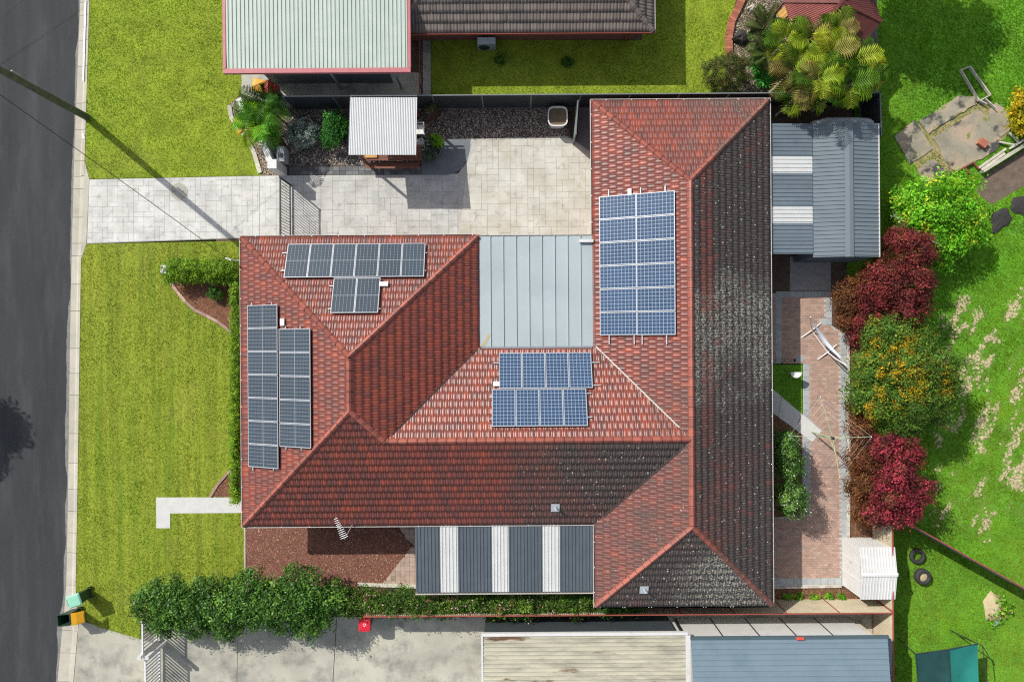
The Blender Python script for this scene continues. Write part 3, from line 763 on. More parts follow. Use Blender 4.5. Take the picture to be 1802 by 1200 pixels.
def solar_m(label, face, kind, rows, rails, boxes):
    s = F_[face]; A = None
    for (px, py, nu, nv, du, dv, turned) in rows:
        for c in grid(face, px, py, nu, nv, du, dv):
            if A is None: A = thing('solar_array', label, 'solar panels', c, 'solar arrays on the red roof')
            M_ = s.M(c, .125)
            if turned: M_ = M_ @ Matrix.Rotation(math.pi/2, 4, 'Z')
            o = inst('solar_panel', PM[kind][0], A, M_)
            f = bpy.data.objects.new('frame', PM[kind][1]); col.objects.link(f); f.parent = o
    for a, b in rails:
        p, q = s.hit(*a)+s.n*.090, s.hit(*b)+s.n*.090
        MB().bar(p, q, .04, .035, up=s.n).build('rail', 'alu', A)
    for px, py, wx, wy in boxes:
        c = s.hit(px, py)+s.n*.10; MB().obox(c, s.e*wx/2, s.g*wy/2, s.n*.045).build('isolator_box', 'box_white', A)
solar_m('T-shaped array of eight dark solar panels near the driveway eave', 'LN', 'mono', [(728, 460, 6, 1, 1.015, 0, False), (648, 522, 2, 1, 1.015, 0, False)],
        [((498, 447), (752, 447)), ((495, 478), (750, 478)), ((580, 505), (672, 505)), ((578, 545), (670, 545))], [(676, 502, .38, .2)])
solar_m('stepped array of twelve dark solar panels on the slope facing the street', 'LW', 'mono', [(465.5, 557, 7, 1, 1.02, 0, False), (522, 599, 5, 1, 1.02, 0, False)],
        [((446, 533), (448, 827)), ((481, 533), (484, 827)), ((505, 574), (506, 790)), ((531, 574), (533, 790))], [(500, 567, .3, .2)])
solar_m('two-column array of twelve blue solar panels above the flat garage roof', 'RW1', 'poly', [(1088, 365, 6, 1, 1.025, 0, False), (1154, 360, 6, 1, 1.025, 0, False)],
        [((1072, 335), (1073, 606)), ((1110, 333), (1117, 606)), ((1128, 331), (1131, 606)), ((1171, 328), (1174, 606))], [(1109, 339, .3, .16)])
solar_m('offset array of eight blue solar panels above the long middle ridge', 'MN', 'poly', [(1021, 653, 4, 1, 1.025, 0, False), (1012, 718, 4, 1, 1.025, 0, False)],
        [((868, 640), (1055, 639)), ((868, 680), (1057, 679)), ((862, 700), (1040, 693)), ((862, 738), (1042, 735))], [(874, 677, .3, .2)])
# TV antenna on the fascia
an = thing('tv_antenna', 'silver rooftop television antenna standing off the lower eave', 'antenna', at(622, 918, 2.4))
m0 = at(621, 921, 2.45); m1 = at(607, 948, 3.6); tip = at(590, 910, 3.7)
MB().tube([m0, m0.lerp(m1, .5), m1], .02, 8).build('mast', 'steel', an)
bm_ = MB().tube([m1, tip], .016, 8).build('boom', 'steel', an)
d = (tip-m1).normalized(); sd = d.cross(Vector((0, 0, 1))).normalized()
for i in range(11):
    c = m1.lerp(tip, .06+.088*i); L = .33-.018*i
    MB().tube([c-sd*L*.5, c+sd*L*.5], .009, 6).build('element', 'steel', bm_)
# ---------------------------------------------------------------- patio cover, sheds, shelters
UP = Vector((0, 0, 1))
def sheet_quad(parent, name, p00, p10, p01, pitch, hgt, prof, m, cover=.76, mats=None, tv=.04):
    """p00-p10: edge the sheets step along, p00-p01: direction of the ribs"""
    p00, p10, p01 = Vector(p00), Vector(p10), Vector(p01); du, dv = p10-p00, p01-p00
    n = du.cross(dv).normalized(); n = n if n.z > 0 else -n
    sheets(parent, name, p00, du, dv, du.length, dv.length, pitch, hgt, prof, m, cover, n, mats, tv)
pc = thing('patio_cover', 'dark grey ribbed patio roof with three white skylight strips', 'patio cover', at(888, 985))
hN, hS = 2.46, 2.28
segs = [(731, 775, 'metal_dark'), (775, 806, 'clear_sheet'), (806, 866, 'metal_dark'), (866, 895, 'clear_sheet'), (895, 955, 'metal_dark'), (955, 985, 'clear_sheet'), (985, 1046, 'metal_dark')]
yN = at(888, 920, hN).y; yS = at(888, 1041, hS).y
for a, b, m in segs:
    xa, xb = at(a, 980, 2.37).x, at(b, 980, 2.37).x
    sheet_quad(pc, 'roof_sheet', (xa, yN, hN), (xb, yN, hN), (xa, yS, hS), .155, .028, 'trim', m, cover=(.8 if m == 'metal_dark' else .76))
xa, xb = at(731, 980, 2.37).x, at(1046, 980, 2.37).x
MB().box(xa-.03, xb, yS-.10, yS-.085, hS-.09, hS+.02).box(xa-.03, xb, yS-.085, yS+.01, hS-.09, hS-.08, (.3, .3, .3)).build('gutter', 'gutter', pc)
for x in (xa+.1, (xa+xb)/2, xb-.15): MB().box(x-.045, x+.045, yS+.05, yS+.14, 0, hS-.09).build('post', 'white_paint', pc)
for y in (yN-.5, (yN+yS)/2, yS+.1): MB().box(xa+.02, xb-.02, y-.03, y+.03, hS-.14, hS-.03).build('beam', 'white_paint', pc)

gs = thing('garden_shed', 'grey gabled steel garden shed behind the house', 'shed', at(1470, 330))
x0, x1 = at(1431, 330, 2.3).x, at(1547, 330, 2.3).x; yT, yB = at(1490, 216, 2.4).y, at(1490, 452, 2.4).y; xm = (x0+x1)/2
zE, zR_ = 2.25, 2.55
MB().box(x0+.03, x1-.03, yB+.04, yT-.04, 0, zE-.03).build('wall', 'metal_shed', gs)
rf = ribbed(MB(), (x0+.03, yB+.035, .02), (1, 0, 0), (0, 0, 1), x1-x0-.06, zE-.05, .1, .02, 'deck', (0, -1, 0)).build('south_cladding', 'metal_shed', gs)
MB().add([(x0, yB+.02, zE), (x1, yB+.02, zE), (xm, yB+.02, zR_)], [(0, 1, 2)]).add([(x0, yT-.02, zE), (x1, yT-.02, zE), (xm, yT-.02, zR_)], [(0, 2, 1)]).build('gable', 'metal_shed', gs)
sheet_quad(gs, 'roof_sheet', (xm, yB, zR_), (xm, yT, zR_), (x0, yB, zE), .192, .03, 'trim', 'metal_shed')
sheet_quad(gs, 'roof_sheet', (xm, yB, zR_), (xm, yT, zR_), (x1, yB, zE), .192, .03, 'trim', 'metal_shed')
mb = MB()
for s_ in (-1, 1): mb.add([(xm, yB-.02, zR_+.06), (xm, yT+.02, zR_+.06), (xm+s_*.19, yT+.02, zR_+.025), (xm+s_*.19, yB-.02, zR_+.025)], [(0, 1, 2, 3)])
mb.build('ridge_cap', 'metal_shed', gs)
MB().box(x1-.0, x1+.05, yB, yT, zE-.08, zE+.015).build('gutter', 'white_paint', gs)
lt = thing('lean_to', 'grey ribbed lean-to roof with two white skylight sheets between house and shed', 'lean-to', at(1392, 330))
xa = rx1+.13; zA, zB = 2.36, 2.28; xb = x0-.02
for a, b, m in ((218, 276, 'metal_lean'), (276, 305, 'clear_sheet'), (305, 364, 'metal_lean'), (364, 393, 'clear_sheet'), (393, 447, 'metal_lean')):
    ya, yb = at(1392, a, 2.3).y, at(1392, b, 2.3).y
    sheet_quad(lt, 'roof_sheet', (xa, yb, zA), (xa, ya, zA), (xb, yb, zB), .192, .028, 'trim', m, cover=.78)
yb = at(1392, 447, 2.3).y
ribbed(MB(), (at(1395, 450, 0).x, yb+.1, .02), (1, 0, 0), (0, 0, 1), 1.3, 2.1, .1, .02, 'deck', (0, -1, 0)).build('wall', 'white_paint', lt)
MB().box(xb-.03, xb+.02, yb, at(1392, 218, 2.3).y, zB-.1, zB-.01, (.5, .5, .5)).build('gutter', 'metal_lean', lt)
# tarpaulin-covered bundle behind the shed
tb_ = thing('covered_trailer', 'grey tarpaulin bundle with a black hose ring behind the garden shed', 'tarpaulin', at(1470, 225))
prof = [(-1.45, .25), (-1.3, .45), (-.7, .80), (0, .86), (.8, .82), (1.2, .74), (1.36, .45)]
cx, cy_ = at(1487, 212, 1.9).x, at(1487, 219, 1.9).y
V = []; nn = 8
for i, (x, hw) in enumerate(prof):
    for j in range(nn+1):
        a = math.pi*j/nn; V.append((cx+x, cy_+math.cos(a)*hw*.42+.1, 1.35+math.sin(a)*(.35+.25*hw)+.03*math.sin(i*2.3+j*1.9)))
MB().add(V, [(i*(nn+1)+j, (i+1)*(nn+1)+j, (i+1)*(nn+1)+j+1, i*(nn+1)+j+1) for i in range(len(prof)-1) for j in range(nn)], sm=True).build('tarpaulin', 'tarp', tb_)
MB().box(cx-1.3, cx+1.2, cy_-.2, cy_+.3, 0, 1.45).build('frame', 'black_steel', tb_)
q = Vector((cx+.05, cy_-.12, 1.98)); MB().tube([q+Vector((math.cos(a)*.17, math.sin(a)*.13, 0)) for a in [i*math.pi/8 for i in range(17)]], .03, 6).build('hose_ring', 'black_steel', tb_)

sh = thing('barbecue_shelter', 'small open shelter with silver corrugated roof beside the gravel bed', 'shelter', at(680, 235))
zN_, zS_ = 2.15, 2.45
pNW, pNE, pSW, pSE = at(616, 172, zN_), at(734, 172, zN_), at(613, 273, zS_), at(735, 273, zS_)
sheet_quad(sh, 'roof_sheet', pNW, pNE, pSW, .076, .02, 'wave', 'zinc', cover=.78)
MB().bar(pNW+Vector((0, .09, -.03)), pNE+Vector((0, .09, -.03)), .012, .08).bar(pNW+Vector((0, .04, -.07)), pNE+Vector((0, .04, -.07)), .09, .008, (.25, .25, .25)).build('gutter', 'zinc', sh)
for p in (pNW+Vector((.2, -.2, 0)), pNE+Vector((-.2, -.2, 0)), pSW+Vector((.25, .3, 0)), pSE+Vector((-.25, .3, 0))):
    MB().box(p.x-.05, p.x+.05, p.y-.05, p.y+.05, 0, p.z-.05).build('post', 'timber_brown', sh)
for a, b in ((pSW, pSE), (pNW, pNE)): MB().bar(a+Vector((.1, .25 if a is pSW else -.2, -.09)), b+Vector((-.1, .25 if a is pSW else -.2, -.09)), .05, .12).build('beam', 'timber_brown', sh)
tbq = thing('picnic_bench', 'red-brown timber picnic bench poking out below the shelter', 'bench', at(690, 285))
def planks(parent, name, pa, pb, depth, n, z, m, t=.03):
    pa, pb = Vector(pa), Vector(pb); d = (pb-pa).normalized(); s = Vector((-d.y, d.x, 0))
    for i in range(n):
        c = (pa+pb)/2+s*depth*((i+.5)/n); k = random.uniform(.8, 1.25)
        MB().obox((c.x, c.y, z), d*(pb-pa).length/2, s*(depth/n/2-.008), UP*t/2, (k, k, k)).build(name, m, parent)
planks(tbq, 'table_plank', at(640, 283, .72), at(742, 283, .72), .75, 5, .72, 'timber_brown')
planks(tbq, 'seat_plank', at(643, 297, .44), at(738, 297, .44), .3, 2, .44, 'timber_brown')
for px in (655, 725):
    a, b = at(px, 297, .4), at(px, 268, .4)
    MB().bar((a.x, a.y, .39), (b.x, b.y, .39), .08, .07).bar((a.x, a.y+.1, 0), (a.x, a.y+.45, .70), .08, .06).bar((b.x, b.y-.1, 0), (b.x, b.y-.45, .70), .08, .06).build('leg', 'timber_dark', tbq)
ch = thing('child_chair', 'small yellow timber chair under the shelter edge', 'chair', at(655, 280))
c = at(653, 277, .8)
MB().box(c.x-.28, c.x+.28, c.y-.02, c.y+.28, .74+.02, .80).build('seat', 'timber_yellow', ch)
for sx in (-.25, .25):
    for sy in (0, .25): MB().box(c.x+sx-.02, c.x+sx+.02, c.y+sy-.02+.005, c.y+sy+.02, 0, .76).build('leg', 'white_paint', ch)
def plastic_chair(px, py, label, rz):
    p = at(px, py); t = thing('garden_chair', label, 'chair', p, 'white garden chairs'); M_ = Matrix.Rotation(rz, 3, 'Z')
    def pt(x, y, z): return p+M_ @ Vector((x, y, z))
    MB().obox(pt(0, 0, .42), M_ @ Vector((.23, 0, 0)), M_ @ Vector((0, .22, 0)), UP*.018).build('seat', 'white_plastic', t)
    MB().obox(pt(0, .23, .66), M_ @ Vector((.22, 0, 0)), M_ @ Vector((0, .014, .05)), Vector((0, 0, .22))).build('backrest', 'white_plastic', t)
    for sx in (-1, 1):
        MB().bar(pt(sx*.26, -.2, .62), pt(sx*.26, .22, .64), .05, .025).build('armrest', 'white_plastic', t)
        for sy in (-1, 1): MB().bar(pt(sx*.24, sy*.22, 0), pt(sx*.22, sy*.19, .62 if sy < 0 else .44), .04, .04).build('leg', 'white_plastic', t)
plastic_chair(741, 233, 'white plastic garden chair beside the shelter, nearer the fence', R(-90))
plastic_chair(741, 262, 'white plastic garden chair beside the shelter, nearer the pot plants', R(-80))

# white kit shed by the cream fence
ws = thing('kit_shed', 'small white ribbed kit shed in the fence corner', 'shed', at(1515, 1000))
zE, zR_ = 1.75, 1.93
x0, x1 = at(1514, 1005, zE).x, at(1575, 1005, zE).x-.02; y1, y0 = at(1545, 964, zE).y, at(1545, 1053, zE).y; ym = (y0+y1)/2
MB().box(x0+.02, x1-.02, y0+.02, y1-.02, 0, zE-.02).build('wall', 'white_paint', ws)
for a, b in ((y0, y0+(y1-y0)*.34), (y0+(y1-y0)*.345, y0+(y1-y0)*.665), (y0+(y1-y0)*.67, y1)):
    ribbed(MB(), (x0+.015, b-.01, .02), (0, -1, 0), (0, 0, 1), b-a-.02, zE-.04, .105, .014, 'deck', (-1, 0, 0)).build('cladding', 'white_paint', ws)
ribbed(MB(), (x1-.02, y1-.015, .02), (-1, 0, 0), (0, 0, 1), x1-x0-.04, zE-.04, .105, .014, 'deck', (0, 1, 0)).build('cladding', 'white_paint', ws)
for yy in (y0+(y1-y0)*.343, y0+(y1-y0)*.667): MB().box(x0-.012, x0+.01, yy-.03, yy+.03, .02, zE-.03).build('door_rail', 'white_plastic', ws)
MB().box(x0-.03, x0-.01, y0+(y1-y0)*.60, y0+(y1-y0)*.615, .8, .95).build('door_handle', 'steel', ws)
MB().add([(x0+.01, y0, zE), (x0+.01, ym, zR_), (x0+.01, y1, zE)], [(0, 2, 1)]).add([(x1-.01, y0, zE), (x1-.01, ym, zR_), (x1-.01, y1, zE)], [(0, 1, 2)]).build('gable', 'white_paint', ws)
sheet_quad(ws, 'roof_sheet', (x0-.03, ym, zR_), (x1+.03, ym, zR_), (x0-.03, y0-.04, zE-.01), .13, .018, 'trim', 'white_paint', cover=.85)
sheet_quad(ws, 'roof_sheet', (x0-.03, ym, zR_), (x1+.03, ym, zR_), (x0-.03, y1+.04, zE-.01), .13, .018, 'trim', 'white_paint', cover=.85)
MB().add([(x0-.05, ym-.09, zR_+.02), (x0-.05, ym, zR_+.045), (x0-.05, ym+.09, zR_+.02), (x1+.05, ym-.09, zR_+.02), (x1+.05, ym, zR_+.045), (x1+.05, ym+.09, zR_+.02)], [(0, 3, 4, 1), (1, 4, 5, 2)]).build('ridge_cap', 'white_plastic', ws)

# ---------------------------------------------------------------- fences
def fence(name, label, pts, h, mp, mt, side=1, panel=2.37, prof='deck', z0=0.02, hs=None):
    t = thing(name, label, 'fence', (pts[0][0], pts[0][1], 0))
    for (a, b) in zip(pts, pts[1:]):
        a, b = Vector((a[0], a[1], 0)), Vector((b[0], b[1], 0)); L = (b-a).length; d = (b-a)/L; n = max(1, round(L/panel)); st = L/n
        nr = Vector((-d.y, d.x, 0))*side
        for i in range(n):
            k = random.uniform(.95, 1.05)
            ribbed(MB(), a+d*(st*i+.03)+UP*z0, d, UP, st-.06, h-z0-.03, .095, .022, prof, nr, (k, k, k)).build('panel', mp, t)
            mb = MB(); c0, c1 = a+d*(st*i+.025), a+d*(st*(i+1)-.025)
            mb.bar(c0+UP*(h-.02), c1+UP*(h-.02), .05, .045); mb.build('rail', mt, t)
            MB().bar(c0+UP*(z0+.03), c1+UP*(z0+.03), .055, .05).build('rail', mt, t)
        for i in range(n+1):
            p = a+d*st*i; MB().box(p.x-.026, p.x+.026, p.y-.026, p.y+.026, 0, h+.006*(1+i % 2)).build('post', mt, t)
    return t
fy = at(901, 167, 1.8).y
fa, fb = at(497, 166, 1.8).x, at(1549, 172, 1.8).x
fence('steel_fence', 'long charcoal steel fence between the courtyard and the neighbour', [(fa, fy), (fb, fy), (fb+.05, at(1554, 238, 1.8).y)], 1.8, 'fence_dark', 'fence_cap', -1)
cy0 = at(1300, 1080.5, 1.8).y; cxr = at(1571.5, 1000, 1.8).x
fence('steel_fence', 'cream steel fence with red rails behind the flowering hedge and kit shed', [(at(640, 1090, 1.8).x, cy0), (cxr, cy0)], 1.8, 'fence_cream', 'trim_red', 1)
fence('steel_fence', 'cream steel fence with red top rail facing the tyres', [(cxr, cy0-.06), (cxr, at(1571, 1290, 1.8).y)], 1.8, 'fence_cream', 'trim_red', -1)
fence('steel_fence', 'cream steel fence with red top beside the red-leaved tree', [(cxr, cy0+.06), (cxr, at(1571, 905, 1.8).y)], 1.8, 'fence_cream', 'trim_red', 1)
fence('steel_fence', 'slanting red-topped fence dividing the tyre yard from the paddock', [at2(1594, 918, 1.7), at2(1900, 1089, 1.7)], 1.7, 'grey_panel', 'trim_red', -1)
fence('steel_fence', 'grey wire-topped fence stub beside the palms', [(at(1545, 190, 1.4).x, fy+.1), (at(1545, 190, 1.4).x, fy+5.0)], 1.35, 'grey_panel', 'fence_cap', 1)

# driveway gate, bars and all
gt = thing('driveway_gate', 'black steel bar gate across the driveway', 'gate', at(512, 365))
gx = at(493, 365, 1.55).x; ga, gb = at(495, 312, 1.5).y, at(495, 417, 1.5).y
for z in (.12, 1.5): MB().box(gx-.025, gx+.025, gb, ga, z-.03, z+.03).build('rail', 'black_steel', gt)
n = 20
for i in range(n):
    y = gb+(ga-gb)*(i+.5)/n; MB().box(gx-.012, gx+.012, y-.012, y+.012, .15, 1.47).build('bar', 'black_steel', gt)
for y in (gb+.03, ga-.03): MB().box(gx-.03, gx+.03, y-.03, y+.03, .0, 1.56).build('stile', 'black_steel', gt)
# white rendered front wall with pier and letterbox
fw = thing('front_wall', 'white rendered front wall curving to a gate pier', 'wall', at(455, 240))
path = [at(419, 174, 1.25), at(440, 207, 1.25), at(455, 235, 1.25), at(467, 262, 1.25), at(474, 283, 1.25)]
pts = [Vector((p.x, p.y, 0)) for p in path]
mb = MB(); th = .14; L_, R_ = [], []
for i, p in enumerate(pts):
    d = (pts[min(i+1, len(pts)-1)]-pts[max(i-1, 0)]).normalized(); s = Vector((-d.y, d.x, 0)); L_.append((p+s*th)[:2]); R_.append((p-s*th)[:2])
mb.prism(L_+R_[::-1], -.1, 1.25); mb.build('wall_panel', 'white_paint', fw)
p = at(478.5, 288.5, 1.5); MB().box(p.x-.21, p.x+.21, p.y-.21, p.y+.21, -.1, 1.5).build('pier', 'white_paint', fw)
MB().box(p.x+.05, p.x+.40, p.y+.25, p.y+.95, .35, 1.0).build('meter_box', 'grey_panel', fw)
MB().box(p.x+.12, p.x+.34, p.y+.42, p.y+.62, .99, 1.02).build('letter_flap', 'black_steel', fw)
# side gate near the house corner, hose and pots
sg = thing('side_gate', 'narrow grey steel side gate ajar by the house corner', 'gate', at(1010, 230))
a, b = at(1017, 178, 1.6), at(1012, 240, 1.2); a.z = b.z = 0
ribbed(MB(), a+UP*.05, b-a, UP, (b-a).length, 1.5, .09, .02, 'deck', (1, 0, 0)).build('panel', 'grey_panel', sg)
for q in (a, b): MB().box(q.x-.03, q.x+.03, q.y-.03, q.y+.03, 0, 1.62).build('post', 'fence_cap', sg)
MB().bar(a+UP*1.57, b+UP*1.57, .05, .05).build('rail', 'fence_cap', sg)
MB().prism(P((1018, 188), (1048, 188), (1048, 244), (1016, 242)), -.1, .004, (1.3, 1.3, 1.3)).build('side_passage', 'paver_dark', None, ('dark paved passage between gate and house corner', 'path', None, 'structure'))
pl = thing('planter_tub', 'white rounded-square planter tub of brown soil by the fence', 'planter', at(985, 212))
def rsq(cx, cy, r, n=32, k=4):
    out = []
    for i in range(n):
        a = 2*math.pi*i/n; c, s = math.cos(a), math.sin(a)
        rr = r/(abs(c)**k+abs(s)**k)**(1/k); out.append((cx+rr*c, cy+rr*s))
    return out
c = at(981.5, 205, .75); n = 32; mb = MB(); V = []
for r, z in ((.36, 0), (.46, .75), (.47, .78), (.42, .78), (.41, .66)):
    V += [(x, y, z) for x, y in rsq(c.x, c.y, r)]
mb.add(V, [(j*n+i, j*n+(i+1) % n, (j+1)*n+(i+1) % n, (j+1)*n+i) for j in range(4) for i in range(n)], sm=False); mb.build('tub', 'white_plastic', pl)
MB().prism(rsq(c.x, c.y, .415), .6, .68, (1.6, 1.6, 1.4)).build('soil', 'soil', pl)
hz = thing('garden_bench_box', 'low black wire edging with a hoop beside the planter', 'edging', at(1004, 235))
a, b = at(1001, 196), at(1001, 243); MB().bar((a.x, a.y, .12), (b.x, b.y, .12), .03, .25).build('board', 'timber_dark', hz)
q = at(1007, 235); MB().tube([(q.x+.22*math.cos(t), q.y+.25*math.sin(t), .05+.1*abs(math.sin(t*2))) for t in [R(200+i*16) for i in range(12)]], .02, 6).build('hoop', 'black_steel', hz)
def pot(label, px, py, r, h, m, extra=None):
    t = thing('plant_pot', label, 'pot', at(px, py), 'pots beside the shelter'); p = at(px, py)
    MB().lathe([(r*.7, 0), (r, h), (r*1.05, h+.02), (r*.9, h+.02), (r*.86, h*.85)], p, 20).build('pot', m, t)
    MB().lathe([(r*.88, h*.86), (0, h*.88)], p, 20, (.9, .8, .7)).build('soil', 'soil', t); return t
pot('small charcoal pot without a plant beside the curved path', 769, 271, .20, .38, 'pot_grey')
db = thing('planter_box', 'dark timber planter box tucked against the charcoal fence', 'planter', at(760, 205))
MB().prism(P((747, 196), (778, 193), (772, 206), (752, 218)), 0, .35).build('box', 'timber_dark', db)
MB().prism(P((749, 197.5), (775, 195), (770, 205), (754, 215)), .34, .37).build('soil', 'soil', db)

# ---------------------------------------------------------------- upper neighbour: mint carport and dark-tiled house
nc = thing('mint_carport', 'carport with pale mint ribbed roof and pink-red fascia', 'carport', at(560, 60))
zc = 2.7; pSW, pSE = at(399, 125, zc), at(717, 119, zc); yN_ = pSW.y+6.2; ySh = (pSW.y+pSE.y)/2
sheet_quad(nc, 'roof_sheet', (pSW.x, ySh, zc), (pSE.x, ySh, zc), (pSW.x, yN_, zc+.12), .19, .032, 'trim', 'mint_roof', cover=.76, tv=.02)
MB().box(pSW.x-.16, pSE.x+.14, ySh-.17, ySh+.03, zc-.14, zc+.035).build('fascia', 'fascia_red', nc)
for x in (pSW.x-.155, pSE.x+.02): MB().box(x, x+.13, ySh+.031, yN_, zc-.14, zc+.045).build('fascia', 'fascia_red', nc)
for px in (575, 690):
    q = at(px, 128, zc); MB().box(q.x-.045, q.x+.045, ySh+.05, ySh+.14, 0, zc-.02).build('post', 'grey_panel', nc)
q = at(480, 148); q2 = at(692, 148); MB().box(q.x, q2.x, q.y, q.y+.1, 0, zc-.15).build('wall', 'fence_cap', nc)
nh = thing('tiled_house', 'neighbour house with brown-grey tile roof and red gutter', 'house', at(940, 20))
EHn = 2.0; q0, q1 = at(690, 57, EHn), at(1149, 55, EHn)
nx0, nx1, ny0 = q0.x, q1.x, (q0.y+q1.y)/2; ny1 = ny0+7.6; hn = (ny1-ny0)/2
MB().box(nx0+.5, nx1-.5, ny0+.5, ny1-.5, -.1, EHn-.1).build('wall', 'brick', nh)
MB().box(nx0+.02, nx1-.02, ny0+.02, ny1-.02, EHn-.099, EHn-.06).build('soffit', 'soffit', nh)
s_save = EH
FS = Slope([(nx0, ny0), (nx1, ny0), (nx1-hn, ny0+hn), (nx0+hn, ny0+hn)], ((nx0, ny0), (1, 0)), EHn)
FE = Slope([(nx1, ny0), (nx1, ny1), (nx1-hn, ny0+hn)], ((nx1, ny0), (0, 1)), EHn)
FW = Slope([(nx0, ny1), (nx0, ny0), (nx0+hn, ny0+hn)], ((nx0, ny1), (0, -1)), EHn)
mb = MB()
for f in (FS, FE, FW): mb.add([(x, y, f.z(x, y)-.01) for x, y in f.poly], [tuple(range(len(f.poly)))])
nroof = mb.build('roof', 'underlay', nh)
wl_ = []; cmb = MB()
for f in (FS, FE, FW): lay_tiles(f, .30, .40, 'roll', lambda c: (random.uniform(.15, .9), .04, 0), wl_, cmb)
wl_.sort(key=lambda m: (m[0].translation-camo.location).length)
cme = shared_tile('tile', .30, .40, 'roll', 'concrete_tile')
for M_, c in wl_[:280]: inst('tile', cme, nroof, M_, c+(1,))
tv2, tf2, tb2 = tile_mesh_verts(.30, .40, 'roll')
for M_, c in wl_[280:]:
    cmb.add([M_ @ Vector(v) for v in tv2], tf2, c, 0, True)
    o = len(cmb.v)-len(tv2); cmb.f += [tuple(q+o for q in f) for f in tb2]; cmb.t += [c]*len(tb2); cmb.m += [0]*len(tb2); cmb.sm += [False]*len(tb2)
cmb.build('roof_tiles', 'concrete_tile', nroof)['kind'] = 'stuff'
ccap = cap_mesh('ridge_cap', .42, 'concrete_tile', .15, .09)
zt = EHn+hn*TG
for p, q in (((nx1, ny0, EHn), (nx1-hn, ny0+hn, zt)), ((nx0, ny0, EHn), (nx0+hn, ny0+hn, zt))): lay_caps(nroof, ccap, p, q, .42, lambda c: (random.uniform(.5, 1), .0, 0), .06)
MB().box(nx0, nx1+.1, ny0-.11, ny0-.09, EHn-.1, EHn+.03).box(nx0, nx1+.09, ny0-.09, ny0+.0, EHn-.1, EHn-.09, (.4, .4, .4)).build('gutter', 'trim_red', nh)
MB().box(nx1+.09, nx1+.11, ny0-.09, ny1, EHn-.1, EHn+.03, (1, 1, 1)).build('gutter', 'gutter', nh)
q = at(1106, 62, 1.0); MB().box(q.x-.04, q.x+.04, ny0+.38, ny0+.46, .0, EHn-.1).build('downpipe', 'trim_red', nh)
ac = thing('air_conditioner', 'grey outdoor air conditioning unit below the red gutter', 'air conditioner', at(855, 80))
q = at(856, 71, .75); MB().box(q.x-.44, q.x+.44, q.y-.2, q.y+.14, .06, .75).build('casing', 'grey_panel', ac)
MB().box(q.x-.42, q.x+.42, q.y-.18, q.y+.12, .751, .765, (2.0, 2.0, 2.0)).build('top_cover', 'grey_panel', ac)
MB().lathe([(.25, 0), (.25, .02), (0, .02)], (0, 0, 0), 20).build('fan_guard', 'black_steel', ac)
fg = [o for o in col.objects if o.name.startswith('fan_guard')][-1]
fg.matrix_basis = Matrix.Translation(Vector((q.x-.12, q.y-.2, .40))-wloc(ac)) @ Matrix.Rotation(R(90), 4, 'X') @ Matrix.Translation(wloc(ac))
rf_ = thing('red_gate', 'narrow red steel gate and rail beside the carport', 'gate', at(738, 120))
a, b = at(738, 72, 1.1), at(738, 172, 1.1)
MB().bar(a, b, .05, .05).build('rail', 'red_brown', rf_)
for k in range(5):
    q = a.lerp(b, k/4); MB().box(q.x-.03, q.x+.03, q.y-.03, q.y+.03, 0, 1.12).build('post', 'red_brown', rf_)
MB().bar((a.x, a.y, .35), (b.x, b.y, .35), .04, .04).build('rail', 'red_brown', rf_)
# rusty hexagonal pavilion
pv = thing('pavilion', 'hexagonal garden pavilion with rusty maroon roof behind the palms', 'pavilion', at(1440, 40))
ap = at(1481, 4, 3.3); rad = 2.25; cc = Vector((ap.x, ap.y, 0))
hexa = [cc+Vector((rad*math.cos(R(a)), rad*math.sin(R(a)), 2.45)) for a in (-12, 48, 108, 168, 228, 288)]
for i in range(6):
    a, b = hexa[i], hexa[(i+1) % 6]; mid = (a+b)/2; up_ = ap-mid; L = up_.length; d = (b-a).normalized(); n = d.cross(up_).normalized(); n = n if n.z > 0 else -n
    wd = (b-a).length; mb = MB(); pitch = .085; k = int(wd/pitch)
    for j in range(k):
        u0, u1 = -wd/2+j*wd/k, -wd/2+(j+1)*wd/k
        for (ua, ub, ha, hb) in ((u0, (u0+u1)/2, 0, .022), ((u0+u1)/2, u1, .022, 0)):
            la, lb = L*(1-abs(ua)/(wd/2)), L*(1-abs(ub)/(wd/2)); uu = up_/L
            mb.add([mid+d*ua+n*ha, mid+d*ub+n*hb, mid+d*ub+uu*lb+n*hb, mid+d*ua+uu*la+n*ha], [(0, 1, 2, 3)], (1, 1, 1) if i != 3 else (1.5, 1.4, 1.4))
    mb.build('roof_panel', 'rust_roof', pv)
    MB().bar(hexa[i]+UP*.03, ap+UP*.05, .16, .03).build('hip_cap', 'rust_roof', pv)
    MB().tube([(hexa[i].x*.97+cc.x*.03, hexa[i].y*.97+cc.y*.03, 0), (hexa[i].x*.97+cc.x*.03, hexa[i].y*.97+cc.y*.03, 2.42)], .05, 8).build('post', 'red_brown', pv)
a = ap.lerp((hexa[4]+hexa[5])/2, .12); b = (hexa[5])*1.0; MB().bar(ap+Vector((.05, -.25, .0)), at(1498, 62, 2.45)+UP*.06, .10, .02).build('flashing', 'zinc', pv)
gbn = thing('garden_bench', 'yellow timber garden bench half hidden by the palms', 'bench', at(1385, 40))
planks(gbn, 'seat_plank', at(1378, 38, .45), at(1396, 20, .45), .45, 3, .45, 'timber_yellow')
planks(gbn, 'back_plank', at(1372, 30, .8), at(1388, 14, .8), .2, 2, .8, 'timber_yellow')
for px, py in ((1380, 36), (1394, 22)):
    q = at(px, py); MB().box(q.x-.04, q.x+.04, q.y, q.y+.08, 0, .43).build('leg', 'timber_dark', gbn)

